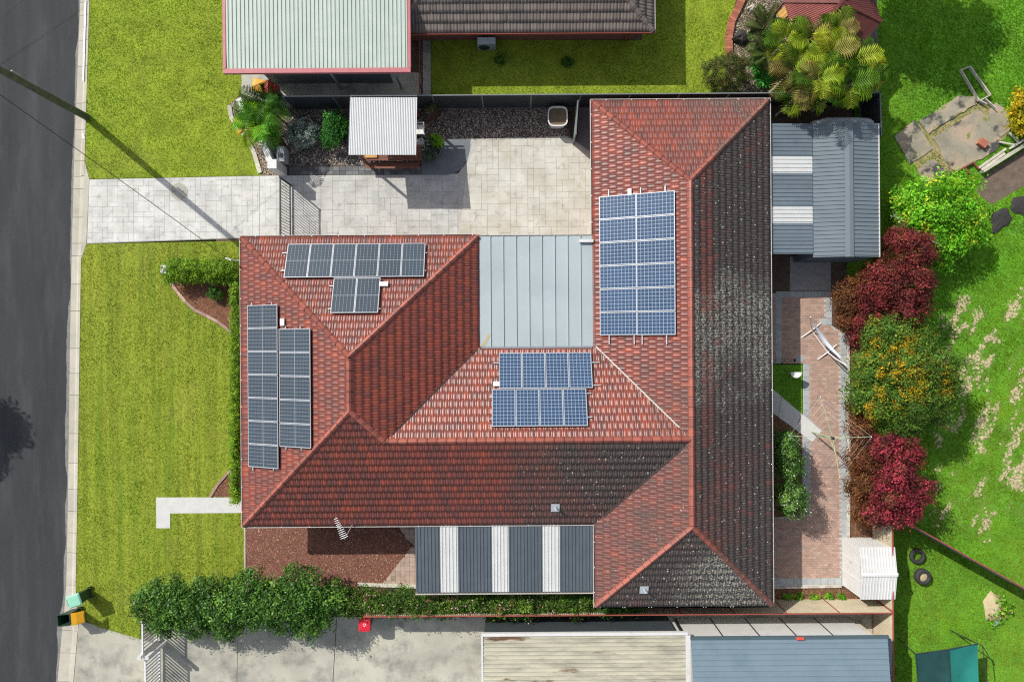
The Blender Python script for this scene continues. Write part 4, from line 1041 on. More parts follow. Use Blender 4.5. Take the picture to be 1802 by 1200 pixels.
# ---------------------------------------------------------------- lower neighbour: cream roof, blue roof
cr = thing('cream_carport', 'carport with weathered cream ribbed roof and rust stains', 'carport', at(1030, 1160))
zq = 2.4; a, b = at(850, 1121, zq), at(1206, 1114, zq); yq = (a.y+b.y)/2+.0; ySo = yq-4.4
sheet_quad(cr, 'roof_sheet', (a.x, ySo, zq+.1), (a.x, yq, zq), (b.x, ySo, zq+.1), .195, .035, 'trim', 'cream_roof', cover=.78)
MB().box(a.x-.05, b.x+.1, yq+.0, yq+.13, zq-.1, zq+.06).build('barge_board', 'white_paint', cr)
MB().box(b.x+.005, b.x+.22, ySo, yq-.01, zq-.05, zq+.075).build('barge_board', 'white_paint', cr)
MB().box(a.x-.08, a.x-.005, ySo, yq-.01, zq-.08, zq+.05).build('gutter', 'white_paint', cr)
MB().box(a.x+.05, b.x-.4, yq+.03, yq+.09, .02, zq-.12).build('tarpaulin_wall', 'fence_dark', cr)
for x in (a.x+.1, b.x-.2): MB().box(x-.05, x+.05, yq-.12, yq-.02, 0, zq-.05).build('post', 'white_paint', cr)
bl = thing('blue_roofed_house', 'blue-grey steel roofed building with white panel wall', 'house', at(1390, 1170))
zq = 2.55; a, b = at(1216, 1127, zq), at(1562, 1122, zq); yq = (a.y+b.y)/2; ySo = yq-4.2
sheet_quad(bl, 'roof_sheet', (a.x, ySo, zq+.5), (a.x, yq, zq), (b.x, ySo, zq+.5), .235, .03, 'trim', 'metal_blue', cover=.72, tv=.03)
MB().box(a.x-.02, b.x+.06, yq+.005, yq+.13, zq-.1, zq+.02, (.45, .5, .5)).build('gutter', 'metal_blue', bl)
MB().box(b.x+.005, b.x+.14, ySo, yq-.005, zq-.08, zq+.06, (.2, .2, .25)).build('gutter', 'metal_blue', bl)
yw = yq-.0; nW = 5; xs = [a.x-.1+(b.x-a.x-.45)*i/nW for i in range(nW+1)]
for i in range(nW):
    MB().box(xs[i]+.03, xs[i+1]-.03, yw-.12, yw-.04, .05, zq-.12).build('wall_panel', 'white_paint', bl)
    MB().box(xs[i]-.029, xs[i]+.029, yw-.12, yw-.03, .05, zq-.12).build('mullion', 'black_steel', bl)
MB().box(xs[0], xs[-1]+.3, ySo, yw-.13, 0, zq-.1).build('wall', 'render_cream', bl)
# shed roof clutter: red vent cap
q = at(1407, 1122, zq); MB().box(q.x-.17, q.x+.17, q.y-.05, q.y+.06, zq+.03, zq+.10, (2, 1.2, 1)).build('vent_cap', 'trim_red', bl)
# white picket gate
pk = thing('picket_gate', 'white double picket gate across the lower driveway', 'gate', at(281, 1150))
xg = at(249.5, 1150, 1.5).x
for (ya, yb, x) in ((1094, 1152, xg), (1157, 1262, xg+.12)):
    y1_, y0_ = at(250, ya, 1.5).y, at(250, yb, 1.5).y; n = int((y1_-y0_)/.16)
    for z in (.15, 1.42): MB().box(x-.03, x+.03, y0_, y1_, z-.035, z+.035).build('rail', 'white_plastic', pk)
    for i in range(n):
        y = y0_+(y1_-y0_)*(i+.5)/n; MB().box(x-.012, x+.012, y-.042, y+.042, .186, 1.384).build('picket', 'white_plastic', pk)
    for y in (y0_, y1_): MB().box(x-.035, x+.035, y-.035, y+.035, .05, 1.5).build('stile', 'white_plastic', pk)
for px in (245, 258.5):
    q = at(px, 1157, 1.65); MB().box(q.x-.075, q.x+.075, q.y-.075, q.y+.075, 0, 1.65).build('post', 'white_plastic', pk)
    MB().box(q.x-.085, q.x+.085, q.y-.085, q.y+.085, 1.651, 1.67, (.8, .8, .8)).build('post_cap', 'white_plastic', pk)

# ---------------------------------------------------------------- wheelie bins
def wheelie(label, p, rz, lid, open_=False, body='bin_green'):
    t = thing('wheelie_bin', label, 'bin', p, 'wheelie bins'); c, s = math.cos(rz), math.sin(rz)
    def W_(x, y, z): return (p[0]+x*c-y*s, p[1]+x*s+y*c, z)
    def ring(w_, d_, z, oy=0, r=.05):
        pts = []
        for sx, sy in ((1, 1), (-1, 1), (-1, -1), (1, -1)):
            for k in range(3):
                a = math.atan2(sy, sx)-R(45)+R(45)*k; pts.append(W_(sx*(w_/2-r)+r*math.cos(a), oy+sy*(d_/2-r)+r*math.sin(a), z))
        return pts
    rings = [ring(.40, .42, .05), ring(.50, .56, .92), ring(.56, .62, .93), ring(.56, .62, .985), ring(.50, .55, .985), ring(.46, .50, .80), ring(.34, .36, .10)]
    V = [v for rg in rings for v in rg]; n = 12
    MB().add(V, [(j*n+i, j*n+(i+1) % n, (j+1)*n+(i+1) % n, (j+1)*n+i) for j in range(len(rings)-1) for i in range(n)]+[tuple(range(n))[::-1], tuple(6*n+i for i in range(n))]).build('body', body, t)
    if not open_:
        rs = [ring(.58, .64, .988), ring(.58, .64, 1.02), ring(.50, .55, 1.06), ring(.30, .34, 1.068)]
        V = [v for rg in rs for v in rg]
        ld = MB().add(V, [(j*n+i, j*n+(i+1) % n, (j+1)*n+(i+1) % n, (j+1)*n+i) for j in range(3) for i in range(n)]+[tuple(3*n+i for i in range(n))]).build('lid', lid, t)
        MB().tube([W_(-.16, -.30, 1.06), W_(.16, -.30, 1.06)], .016, 6).build('grip', lid, ld)
    else:
        pts = []
        for f, z in ((.34, .99), (.55, .92), (.82, .76)):
            for x in (-.28, -.22, .22, .28): pts.append(W_(x, f+(.02 if abs(x) < .25 else 0), z))
        pts2 = [(x-.0*c, y, z-.03) for x, y, z in pts]
        fs = [(j*4+i, j*4+i+1, (j+1)*4+i+1, (j+1)*4+i) for j in range(2) for i in range(3)]
        ld = MB().add(pts, fs).add(pts2, [f[::-1] for f in fs]).build('lid', lid, t)
        MB().tube([W_(-.16, .80, .78), W_(.16, .80, .78)], .018, 6).build('grip', lid, ld)
    MB().tube([W_(-.22, .335, .965), W_(.22, .335, .965)], .018, 6).build('handle', body, t)
    for sx in (-.24, .24): MB().tube([W_(sx-.025, .23, .10), W_(sx+.025, .23, .10)], .10, 14).build('wheel', 'rubber', t)
    return t
p = at(130, 1057, 1.03); wheelie('dark green wheelie bin with closed mint-green lid on the lawn edge', (p.x, p.y, 0), R(-72), 'lid_mint')
p = at(112, 1091, .98); wheelie('open dark wheelie bin with orange-yellow lid hanging back at the kerb', (p.x, p.y, ZR+.10), R(-85), 'lid_yellow', True)
p = at(456, 151, 1.0); wheelie('dark wheelie bin with yellow lid behind the palm at the carport', (p.x, p.y, 0), R(75), 'lid_yellow')
p = at(476, 156, 1.0); wheelie('wheelie bin with red lid behind the palm at the carport', (p.x, p.y, 0), R(60), 'lid_red')
p = at(642, 1098, 1.0); rb = wheelie('wheelie bin with crimson lid against the cream fence', (p.x, p.y, 0), R(0), 'lid_red')
mb = MB()
for k in range(3):
    a = R(90+120*k); mb.bar((p.x+.07*math.cos(a), p.y+.07*math.sin(a), 1.072), (p.x+.07*math.cos(a+R(80)), p.y+.07*math.sin(a+R(80)), 1.072), .035, .006)
mb.build('emblem', 'emblem', rb)
# ---------------------------------------------------------------- back courtyard: pavers and borders
pv_ = thing('courtyard_paving', 'pink brick courtyard paving with grey border behind the house', 'paving', at(1440, 780), None, 'structure')
PAVE = P((1330, 516), (1462, 516), (1462, 572), (1488, 588), (1491, 800), (1491, 1030), (1330, 1034), (1330, 912), (1412, 906), (1412, 642), (1330, 642))
MB().prism(PAVE, -.1, .0).build('sand_bed', 'grout', pv_)
# grey border units, each a piece; two-metre wide runs of small pink pavers inside
borders = [((1486, 590), (1487, 1028), 1), ((1478, 584), (1484, 1028), 0)]
def border_run(a, b, w_=10.0, unit=11.5):
    ax, ay = a; bx, by = b; L = math.hypot(bx-ax, by-ay); n = max(1, int(L/unit)); dx, dy = (bx-ax)/L, (by-ay)/L; nx_, ny_ = -dy, dx
    for i in range(n):
        s0, s1 = L*i/n+.25, L*(i+1)/n-.25; t = random.uniform(.88, 1.12)
        q = [(ax+dx*s+nx_*o, ay+dy*s+ny_*o) for s, o in ((s0, 0), (s1, 0), (s1, w_), (s0, w_))]
        MB().prism(P(*q), -.05, .016, (t, t, t)).build('border_paver', 'paver_grey', pv_); BQ.append(ccw(P(*q)))
BQ = []
for a, b in (((1489.5, 590), (1490.5, 1028)), ((1365, 513), (1463, 513)), ((1463.5, 523), (1463.5, 572)), ((1453, 560), (1453.5, 571)), ((1375, 523), (1375, 640)), ((1424, 640), (1424, 905)), ((1400, 626), (1414, 626)), ((1360, 1018), (1480, 1017))):
    border_run(a, b)
ux, uy = .225, .115; xs = [p[0] for p in PAVE]; ys = [p[1] for p in PAVE]; mb = MB()
inner = P((1376, 524), (1453, 524), (1453, 571), (1478, 584), (1480, 1017), (1345, 1017), (1345, 915), (1424, 906), (1424, 640), (1345, 640), (1345, 524))
PATH_D = P((1340, 668), (1446.5, 758.5), (1430, 778), (1340, 712))
j = 0; y = min(ys)
while y < max(ys):
    x = min(xs)-(ux/2 if j % 2 else 0)
    while x < max(xs):
        cxp, cyp = x+ux/2, y+uy/2
        if inside1(cxp, cyp, inner) and not inside1(cxp, cyp, PATH_D) and not any(inside1(cxp, cyp, b) for b in BQ):
            t = random.uniform(.86, 1.12); r_ = random.random(); tt = (t, t, t) if r_ > .12 else (t*.85, t*.95, t*.98)
            if r_ > .95: tt = (t*1.12, t*1.15, t*1.1)
            e_ = .004; mb.prism([(x+e_, y+e_), (x+ux-e_, y+e_), (x+ux-e_, y+uy-e_), (x+e_, y+uy-e_)], -.02, .012+random.uniform(-.002, .002), tt)
        x += ux
    y += uy; j += 1
mb.build('small_pavers', 'paver_pink', pv_)['kind'] = 'stuff'
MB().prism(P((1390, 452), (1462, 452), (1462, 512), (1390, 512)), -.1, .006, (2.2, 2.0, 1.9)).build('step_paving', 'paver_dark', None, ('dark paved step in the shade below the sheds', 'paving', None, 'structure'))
mb = MB()
for i in range(3):
    f0, f1 = i/3, (i+1)/3-.008
    a, b, c, d = [Vector((*q, 0)) for q in PATH_D]
    q = [a.lerp(b, f0), a.lerp(b, f1), d.lerp(c, f1), d.lerp(c, f0)]; mb.prism([(v.x, v.y) for v in q], -.05, .03, (.95+.04*i,)*3)
mb.build('stepping_path', 'path_white', None, ('pale concrete slab path slanting from house to clothesline', 'path', None, 'structure'))
MB().prism(P((1335, 630), (1413, 630), (1413, 735), (1335, 735)), -.1, .0).build('lawn', 'turf_lush', None, ('small square of lawn between house and courtyard', 'lawn', None, 'structure'))
BED_E = P((1492, 590), (1540, 575), (1545, 935), (1530, 960), (1492, 960)); BED_S = P((1340, 1036), (1512, 1034), (1512, 1058), (1340, 1062)); BED_W = P((1340, 730), (1412, 735), (1412, 906), (1340, 912))
MULCH1 = P((300, 492), (420, 492), (420, 600), (400, 575), (372, 557), (345, 545), (320, 522)); MULCH2 = P((369, 874), (384, 852), (402, 832), (421, 815), (430, 815), (430, 874))
REDBED = P((432, 926), (692, 926), (714, 946), (724, 962), (672, 1028), (660, 1034), (432, 1034))
for nm, poly, lab in (('garden_bed', BED_E, 'mulched bed under the red-leaved shrubs'), ('garden_bed', BED_S, 'narrow mulched bed with seedlings along the cream fence'), ('garden_bed', BED_W, 'mulched bed under the camellias beside the house')):
    MB().prism(poly, -.08, .004, (1.3, 1, .8)).build(nm, 'soil', None, (lab, 'garden bed', None, 'structure'))
for poly, lab in ((MULCH1, 'triangular mulch bed beside the clipped hedge'), (MULCH2, 'small mulch bed beside the white path'), (REDBED, 'reddish gravel garden below the long eave')):
    MB().prism(poly, -.08, .006, (1.6, .9, .7)).build('garden_bed', 'soil', None, (lab, 'garden bed', None, 'structure'))
# timber and brick edging
def edging(label, pts, w_, h_, unit, m, name, cat='edging', h0=0):
    t = thing('edging', label, cat, at(*pts[0])); P_ = [at(x, y) for x, y in pts]; P_ = [Vector((p.x, p.y, 0)) for p in P_]
    seg = [0]
    for a, b in zip(P_, P_[1:]): seg.append(seg[-1]+(b-a).length)
    def pos(s):
        for i in range(len(P_)-1):
            if s <= seg[i+1]: return P_[i].lerp(P_[i+1], (s-seg[i])/max(1e-6, seg[i+1]-seg[i]))
        return P_[-1]
    n = max(1, int(seg[-1]/unit))
    for i in range(n):
        a, b = pos(seg[-1]*i/n), pos(seg[-1]*(i+1)/n); k = random.uniform(.75, 1.2); d = (b-a).normalized()
        MB().bar(a+d*.004+UP*(h_/2-.03), b-d*.004+UP*(h_/2-.03), w_, h_+random.uniform(0, .01), (k, k*random.uniform(.92, 1.05), k)).build(name, m, t)
    return t
edging('curved brown concrete edging round the triangular mulch bed', [(300, 495), (320, 524), (345, 547), (372, 559), (398, 575), (417, 596)], .14, .10, .6, 'paver_pink', 'edge_block')
edging('concrete edging of the small mulch bed by the white path', [(370, 874), (384, 851), (402, 831), (418, 815)], .12, .08, .6, 'paver_pink', 'edge_block')
edging('curved brick edging of the palm garden', [(1313, -20), (1300, 12), (1287, 38), (1282, 65), (1282, 102)], .34, .14, .13, 'brick_edge', 'brick')
edging('grey timber edging along the courtyard bed', [(1491.5, 590), (1493, 800), (1492, 950)], .10, .14, .22, 'timber_grey', 'edge_block')
edging('grey timber edging along the seedling bed', [(1362, 1033), (1480, 1031)], .08, .12, .25, 'timber_grey', 'edge_block')
edging('curved concrete edging of the pebble strip by the front wall', [(404, 186), (408, 214), (432, 240), (447, 268), (458, 305)], .20, .08, .5, 'kerb_concrete', 'edge_block')
edging('pale sleeper edging below the red gravel garden', [(630, 1027), (735, 1031)], .16, .12, 1.4, 'timber_grey', 'sleeper')
edging('thin concrete edging between the lawn and the red gravel', [(431, 926), (431.5, 1030)], .07, .06, .8, 'kerb_concrete', 'edge_block')
# beige pavers beside the patio
tp = thing('patio_pavers', 'beige square pavers between the red gravel and the patio roof', 'paving', at(700, 990), None, 'structure')
for pp in (ccw(P((692, 926), (760, 926), (760, 962), (724, 962), (714, 946))), ccw(P((724, 962), (760, 962), (760, 1032), (672, 1028)))):
    ox, oy = -6.6, -12.2
    for i in range(14):
        for j in range(18):
            x, y = ox+i*.225, oy+j*.225; q = clip_convex([(x+.004, y+.004), (x+.221, y+.004), (x+.221, y+.221), (x+.004, y+.221)], pp)
            if len(q) < 3 or area(q) < .004: continue
            t = random.uniform(.9, 1.15) if random.random() > .08 else .7
            MB().prism(q, -.04, .022, (t, t*1.12, t*1.15)).build('paver', 'paver_pink', tp)

# ---------------------------------------------------------------- hammock, clothesline, dish
hm_ = thing('hammock_stand', 'white steel hammock stand with pale folded sling in the courtyard', 'hammock', at(1444, 602))
j1, j2 = at(1430.8, 585, .12), at(1456.4, 620, .12); t1, t2 = at(1426.7, 558, 1.15), at(1490, 643, 1.15)
MB().tube([j1, j2], .028, 8).build('base_beam', 'white_plastic', hm_)
for j, t in ((j1, t1), (j2, t2)):
    m_ = j.lerp(t, .5)+Vector((0, 0, -.12)); MB().tube([j, m_, t], .028, 8).build('arm', 'white_plastic', hm_)
for a, b in (((1410, 594.6), (1445, 568.6)), ((1438.7, 633), (1472.8, 606.5))): MB().tube([at(*a, .03), (at(*a, .03)+at(*b, .03))/2+UP*.06, at(*b, .03)], .03, 8).build('foot', 'white_plastic', hm_)
c1_, c2_ = at(1433, 571, .85), at(1478, 629, .85); d = (c2_-c1_); V = []; sd = d.cross(UP).normalized()
for i in range(9):
    f = i/8; c = c1_+d*f-UP*(.30*math.sin(math.pi*f)); wd = .035+.06*math.sin(math.pi*min(.92, max(.08, f)))
    for k in range(7): V.append(c+sd*wd*(k/3-1)+UP*(.05*((k-3)/3)**2+.018*(k % 2)))
MB().add(V, [(i*7+k, (i+1)*7+k, (i+1)*7+k+1, i*7+k+1) for i in range(8) for k in range(6)], sm=True).build('sling', 'hammock_cloth', hm_)
MB().tube([t1, c1_], .008, 5).tube([t2, c2_], .008, 5).build('cord', 'white_plastic', hm_)
cl = thing('rotary_clothesline', 'pale green rotary clothesline with four arms over the courtyard', 'clothesline', at(1428, 759))
b0 = at(1428, 759.4); tp_ = at(1465.6, 770, 2.2); MB().tube([b0, Vector((b0.x, b0.y, 1.2)), Vector((b0.x, b0.y, 2.2))], .035, 10).build('post', 'line_green', cl)
MB().lathe([(.07, -.12), (.07, .05), (.03, .1)], (b0.x, b0.y, 2.2), 10).build('hub', 'black_steel', cl)
MB().bar((b0.x+.02, b0.y-.05, 1.15), (b0.x+.26, b0.y-.09, 1.2), .03, .03).build('crank_handle', 'black_steel', cl)
top = Vector((b0.x, b0.y, 2.2)); ends = [at(1444, 698.5, 2.35), at(1533.6, 768.3, 2.35), at(1477.6, 839.4, 2.35), at(1389, 766.5, 2.35)]
for e in ends:
    MB().tube([top, e], .012, 6).build('arm', 'line_green', cl); MB().bar(top-UP*.35, top.lerp(e, .4), .02, .02).build('strut', 'line_green', cl)
    MB().lathe([(.0, .03), (.035, 0), (.0, -.03)], e, 8).build('arm_tip', 'white_plastic', cl)
for f in (1.0, .84, .68, .52):
    MB().tube([top.lerp(e, f)+UP*.02 for e in ends+[ends[0]]], .004, 4).build('line', 'white_plastic', cl)
dish = thing('bird_bath', 'white half-round basin on a stand at the lawn edge', 'bird bath', at(1400, 660))
c = at(1401, 655, .7); V = []
for r, z in ((.12, .52), (.24, .66), (.27, .72), (.24, .72), (.10, .60)):
    V += [(c.x+r*math.cos(R(180+a*15)), c.y+r*math.sin(R(180+a*15)), z) for a in range(13)]
MB().add(V, [(j*13+i, j*13+i+1, (j+1)*13+i+1, (j+1)*13+i) for j in range(4) for i in range(12)]+[(0, 13, 26, 39, 52, 64, 51, 38, 25, 12)], sm=False).add([V[52+i] for i in range(13)], [tuple(range(13))]).build('basin', 'white_paint', dish)
MB().tube([(c.x, c.y-.08, 0), (c.x, c.y-.08, .55)], .06, 10).build('stand', 'white_paint', dish)

# ---------------------------------------------------------------- old slab and junk in the paddock
sl = thing('ruined_slab', 'cracked old concrete slabs with weedy joints in the paddock', 'slab', at(1670, 240))
SLABS = [P((1574, 240), (1609, 213), (1612, 217), (1640, 263), (1600, 291)), P((1615, 215), (1688, 168), (1712, 172), (1718, 183), (1632, 236)), P((1643, 243), (1720, 192), (1738, 208), (1764, 252), (1742, 272), (1680, 302), (1660, 282)),
         P((1738, 196), (1752, 180), (1772, 196), (1778, 228), (1758, 243), (1742, 212)), P((1612, 300), (1642, 280), (1662, 300), (1650, 316), (1626, 322))]
MB().prism(P((1580, 243), (1690, 172), (1735, 178), (1770, 196), (1774, 235), (1755, 262), (1690, 300), (1650, 312), (1625, 316)), -.05, .006, (.75, .72, .6)).build('slab_bed', 'dry_soil', sl)
for q in SLABS:
    # chipped outlines
    out = []
    for i in range(len(q)):
        a, b = Vector((*q[i], 0)), Vector((*q[(i+1) % len(q)], 0)); n = max(2, int((b-a).length/.22))
        for k in range(n):
            v = a.lerp(b, k/n); out.append((v.x+random.uniform(-.04, .04), v.y+random.uniform(-.04, .04)))
    t = random.uniform(.9, 1.1); MB().prism(out, -.05, .05+random.uniform(-.01, .02), (t, t, t)).build('slab_piece', 'slab_old', sl)
q = at(1730, 252, .2); bk = MB().obox((q.x, q.y, .16), (.16, -.12, 0), (.10, .14, 0), (0, 0, .10)); bk.build('terracotta_block', 'brick_edge', None, ('terracotta block lying on the cracked slab', 'block'))
fr_ = thing('rusty_frame', 'broken rusty timber frame at the slab edge', 'frame', at(1700, 300))
for a, b in (((1680, 304), (1712, 286)), ((1712, 286), (1722, 298)), ((1680, 304), (1688, 318)), ((1698, 296), (1706, 306))): MB().bar(at(*a, .12), at(*b, .12), .06, .10).build('rail', 'red_brown', fr_)
tm = thing('timber_planks', 'weathered white timber planks beside the slab', 'planks', at(1745, 280))
for a, b, w_ in (((1722, 296), (1770, 262), .10), ((1727, 299), (1768, 270), .12), ((1776, 234), (1794, 252), .10), ((1758, 250), (1790, 256), .07), ((1776, 262), (1806, 244), .10)): MB().bar(at(*a, .14), at(*b, .16), w_, .05).build('plank', 'timber_grey', tm)
wl2 = thing('low_wall', 'low grey concrete wall slanting past the old slab', 'wall', at(1770, 280))
MB().bar(at(1727, 303, .15), at(1850, 226, .15), .13, .35).build('wall_panel', 'old_concrete', wl2)
MB().prism(P((1716, 338), (1735, 306), (1850, 236), (1850, 300), (1745, 360)), -.1, .004, (1.4, 1.5, 1.6)).build('dark_ground', 'soil', None, ('dark ground strip beyond the low wall', 'path', None, 'structure'))  # dark-toned flat sheet on the ground beyond the low wall
cf = thing('cold_frame', 'weathered timber cold frame lying in the grass', 'frame', at(1715, 155))
for a, b in (((1690, 124), (1722, 178)), ((1706, 118), (1742, 168)), ((1690, 124), (1706, 118)), ((1722, 178), (1742, 168)), ((1724, 178), (1735, 184)), ((1733, 175), (1752, 192))): MB().bar(at(*a, .15), at(*b, .15), .045, .16).build('rail', 'timber_grey', cf)
def rock(label, px, py, rx_, ry_, h, rot, m='rock_dark', flat=False, grp=None):
    p = at(px, py); V, F, n = [], [], 12
    for j, (r, z) in enumerate(((1, -.1), (1.02, .35), (.78, .8), (.35, 1.0))):
        for k in range(n):
            a = 2*math.pi*k/n; w_ = 1+.16*math.sin(k*2.1+px)+.1*math.sin(k*4.7+py)+random.uniform(-.05, .05)
            x, y = math.cos(a)*rx_*r*w_, math.sin(a)*ry_*r*w_
            V.append((p.x+x*math.cos(rot)-y*math.sin(rot), p.y+x*math.sin(rot)+y*math.cos(rot), h*z*random.uniform(.9, 1.1)))
    F = [(j*n+k, j*n+(k+1) % n, (j+1)*n+(k+1) % n, (j+1)*n+k) for j in range(3) for k in range(n)]+[tuple(3*n+k for k in range(n))]
    return MB().add(V, F).build('rock', m, None, (label, 'rock', grp))
rock('flat dark rock in the paddock grass below the dark strip', 1760, 387, .42, .62, .10, R(-35), grp='dark rocks')
rock('flat dark rock at the right edge above the other paddock rock', 1797, 362, .5, .5, .10, .3, grp='dark rocks')
rock('black boulder inside the palm garden by the brick edging', 1302, 68, .36, .32, .38, .2, grp='dark rocks')
rock('pale rounded stone in the palm garden near the brick edging', 1322, 16, .2, .15, .2, .2, 'kerb_concrete', grp='garden stones')
rock('second pale stone in the palm garden beside the yellow bench', 1368, 33, .26, .18, .3, .9, 'kerb_concrete', grp='garden stones')

def tyre(label, px, py, r, h, m_in):
    p = at(px, py); t = thing('tyre', label, 'tyre', p, 'old tyres on the grass')
    MB().lathe([(r*.55, .0), (r*.9, 0), (r, h*.25), (r, h*.75), (r*.9, h), (r*.62, h), (r*.58, h*.85), (r*.62, h*.2)], p, 28).build('tread', 'rubber', t)
    if m_in: MB().lathe([(r*.62, h*.5), (r*.3, h*.62), (0, h*.66)], p, 16).build('sand_fill', m_in, t)
    return t
tyre('old black tyre lying on grass with turf showing inside', 1612, 977, .37, .20, None)
tyre('old black tyre filled with dry earth on the grass', 1620, 1012, .38, .30, 'dry_soil')
# swing seat with teal shade cloth
sw = thing('shade_swing', 'dark metal swing frame with green and teal shade cloth in the tyre yard', 'swing', at(1670, 1170))
A_, B_, C_, D_ = at(1611, 1150, 1.9), at(1669, 1142, 1.95), at(1721, 1132, 1.9), at(1729, 1136, 2.0)
E_, F2, G_ = at(1618, 1230, 1.7), at(1674, 1226, 1.75), at(1722, 1226, 1.7)
def cloth(p, q, r, s, m, nm, sag):
    n = 8; V = []
    for i in range(n+1):
        for j in range(n+1):
            u, v = i/n, j/n; b = (p*(1-u)+q*u)*(1-v)+(s*(1-u)+r*u)*v
            V.append(b-UP*(sag*math.sin(math.pi*u)*math.sin(math.pi*v)+.025*math.sin(7*u+5*v)))
    MB().add(V, [(i*(n+1)+j, (i+1)*(n+1)+j, (i+1)*(n+1)+j+1, i*(n+1)+j+1) for i in range(n) for j in range(n)], sm=True).build(nm, m, sw)
cloth(A_, B_, F2, E_, 'shade_dark', 'green_cloth', .10); cloth(B_+Vector((.04, 0, -.05)), C_, G_, F2+Vector((.04, 0, -.05)), 'shade_teal', 'teal_cloth', .16)
for a, b in ((A_, B_), (B_, C_), (C_, D_), (A_, E_), (B_, F2), (D_, at(1738, 1215, 2.0)), (E_, G_)): MB().tube([a, b], .022, 6).build('top_rail', 'black_steel', sw)
for a, b in ((A_, at(1580, 1122, .0)), (D_, at(1672, 1108, .0)), (D_, at(1750, 1170, 0)), (E_, at(1600, 1230, 0)), (G_, at(1735, 1235, 0)), (C_, at(1688, 1118, 0))): MB().tube([a, b], .02, 6).build('leg', 'black_steel', sw)
sc_ = thing('scooter', 'small grey toy lying beside the weedy mound', 'toy', at(1754, 1096))
a, b = at(1748, 1100, .08), at(1758, 1091, .08); MB().bar(a, b, .16, .07).build('deck', 'steel', sc_); MB().tube([b, b+Vector((.06, .08, .12))], .03, 6).build('knob', 'black_steel', sc_)

# ---------------------------------------------------------------- power pole and wires
pp_ = thing('power_pole', 'leaning mossy timber power pole at the kerb', 'pole', at(152, 206))
b0 = at(152, 206, 0); t0 = at(-2, 122, 5.6); dz = (t0-b0)/5.6; top = b0+dz*9.2
MB().tube([b0-dz*.3, b0+dz*2, b0+dz*5, top], [.17, .16, .14, .12], 12).build('shaft', 'pole_wood', pp_)
ca = top-dz*.5; ar = Vector((.55, .85, 0)).normalized()
MB().bar(ca-ar*1.1, ca+ar*1.1, .10, .12).build('crossarm', 'timber_grey', pp_)
for k in (-1, -.4, .4, 1): MB().tube([ca+ar*k+UP*.05, ca+ar*k+UP*.22], .04, 8).build('insulator', 'white_plastic', pp_)
q = b0+dz*4.6+Vector((.14, .14, 0)); MB().bar(q, q+dz*.5, .05, .06).build('bracket', 'grey_panel', pp_)
def wire(label, a, b, sag, r=.012):
    pts = [a.lerp(b, i/16)-UP*sag*4*(i/16)*(1-i/16) for i in range(17)]
    MB().tube(pts, r, 5).build('overhead_wire', 'cable', None, (label, 'wire', 'overhead wires'))
sp_ = thing('service_bracket', 'white service wire bracket at the hedge corner by the house', 'bracket', at(404, 458, 2.4))
q = at(402, 456, 2.9); MB().tube([(q.x+.35, q.y-.03, 2.45), (q.x+.1, q.y, 2.5), (q.x, q.y, 2.9)], .025, 6).build('arm', 'steel', sp_)
MB().lathe([(.03, -.06), (.06, 0), (.03, .06)], q, 8).bar(q+Vector((-.12, .05, .02)), q+Vector((.12, -.05, .02)), .05, .05).build('insulator', 'white_plastic', sp_)
wire('black service wire running from the pole to the house corner', ca-ar*.4+UP*.2, q, .35, .014)
wire('overhead wire crossing beyond the top left corner', Vector((-45.5, 10.4, 7.6)), Vector((-4.3, 37.4, 7.6)), .3, .009)
wire('thin overhead wire cutting the top left corner above the street', at(-60, 80, 7.4), at(100, -54, 7.4), .1, .008)
# small white letterbox peeking from the hedge end
lb = thing('letterbox', 'small white letterbox at the street end of the clipped hedge', 'letterbox', at(291, 474))
q = at(288, 474, .9); MB().box(q.x-.14, q.x+.14, q.y-.19, q.y+.19, .62, .92).build('box', 'white_paint', lb); MB().box(q.x-.07, q.x+.07, q.y-.07, q.y+.07, 0, .62).build('post', 'brick', lb)
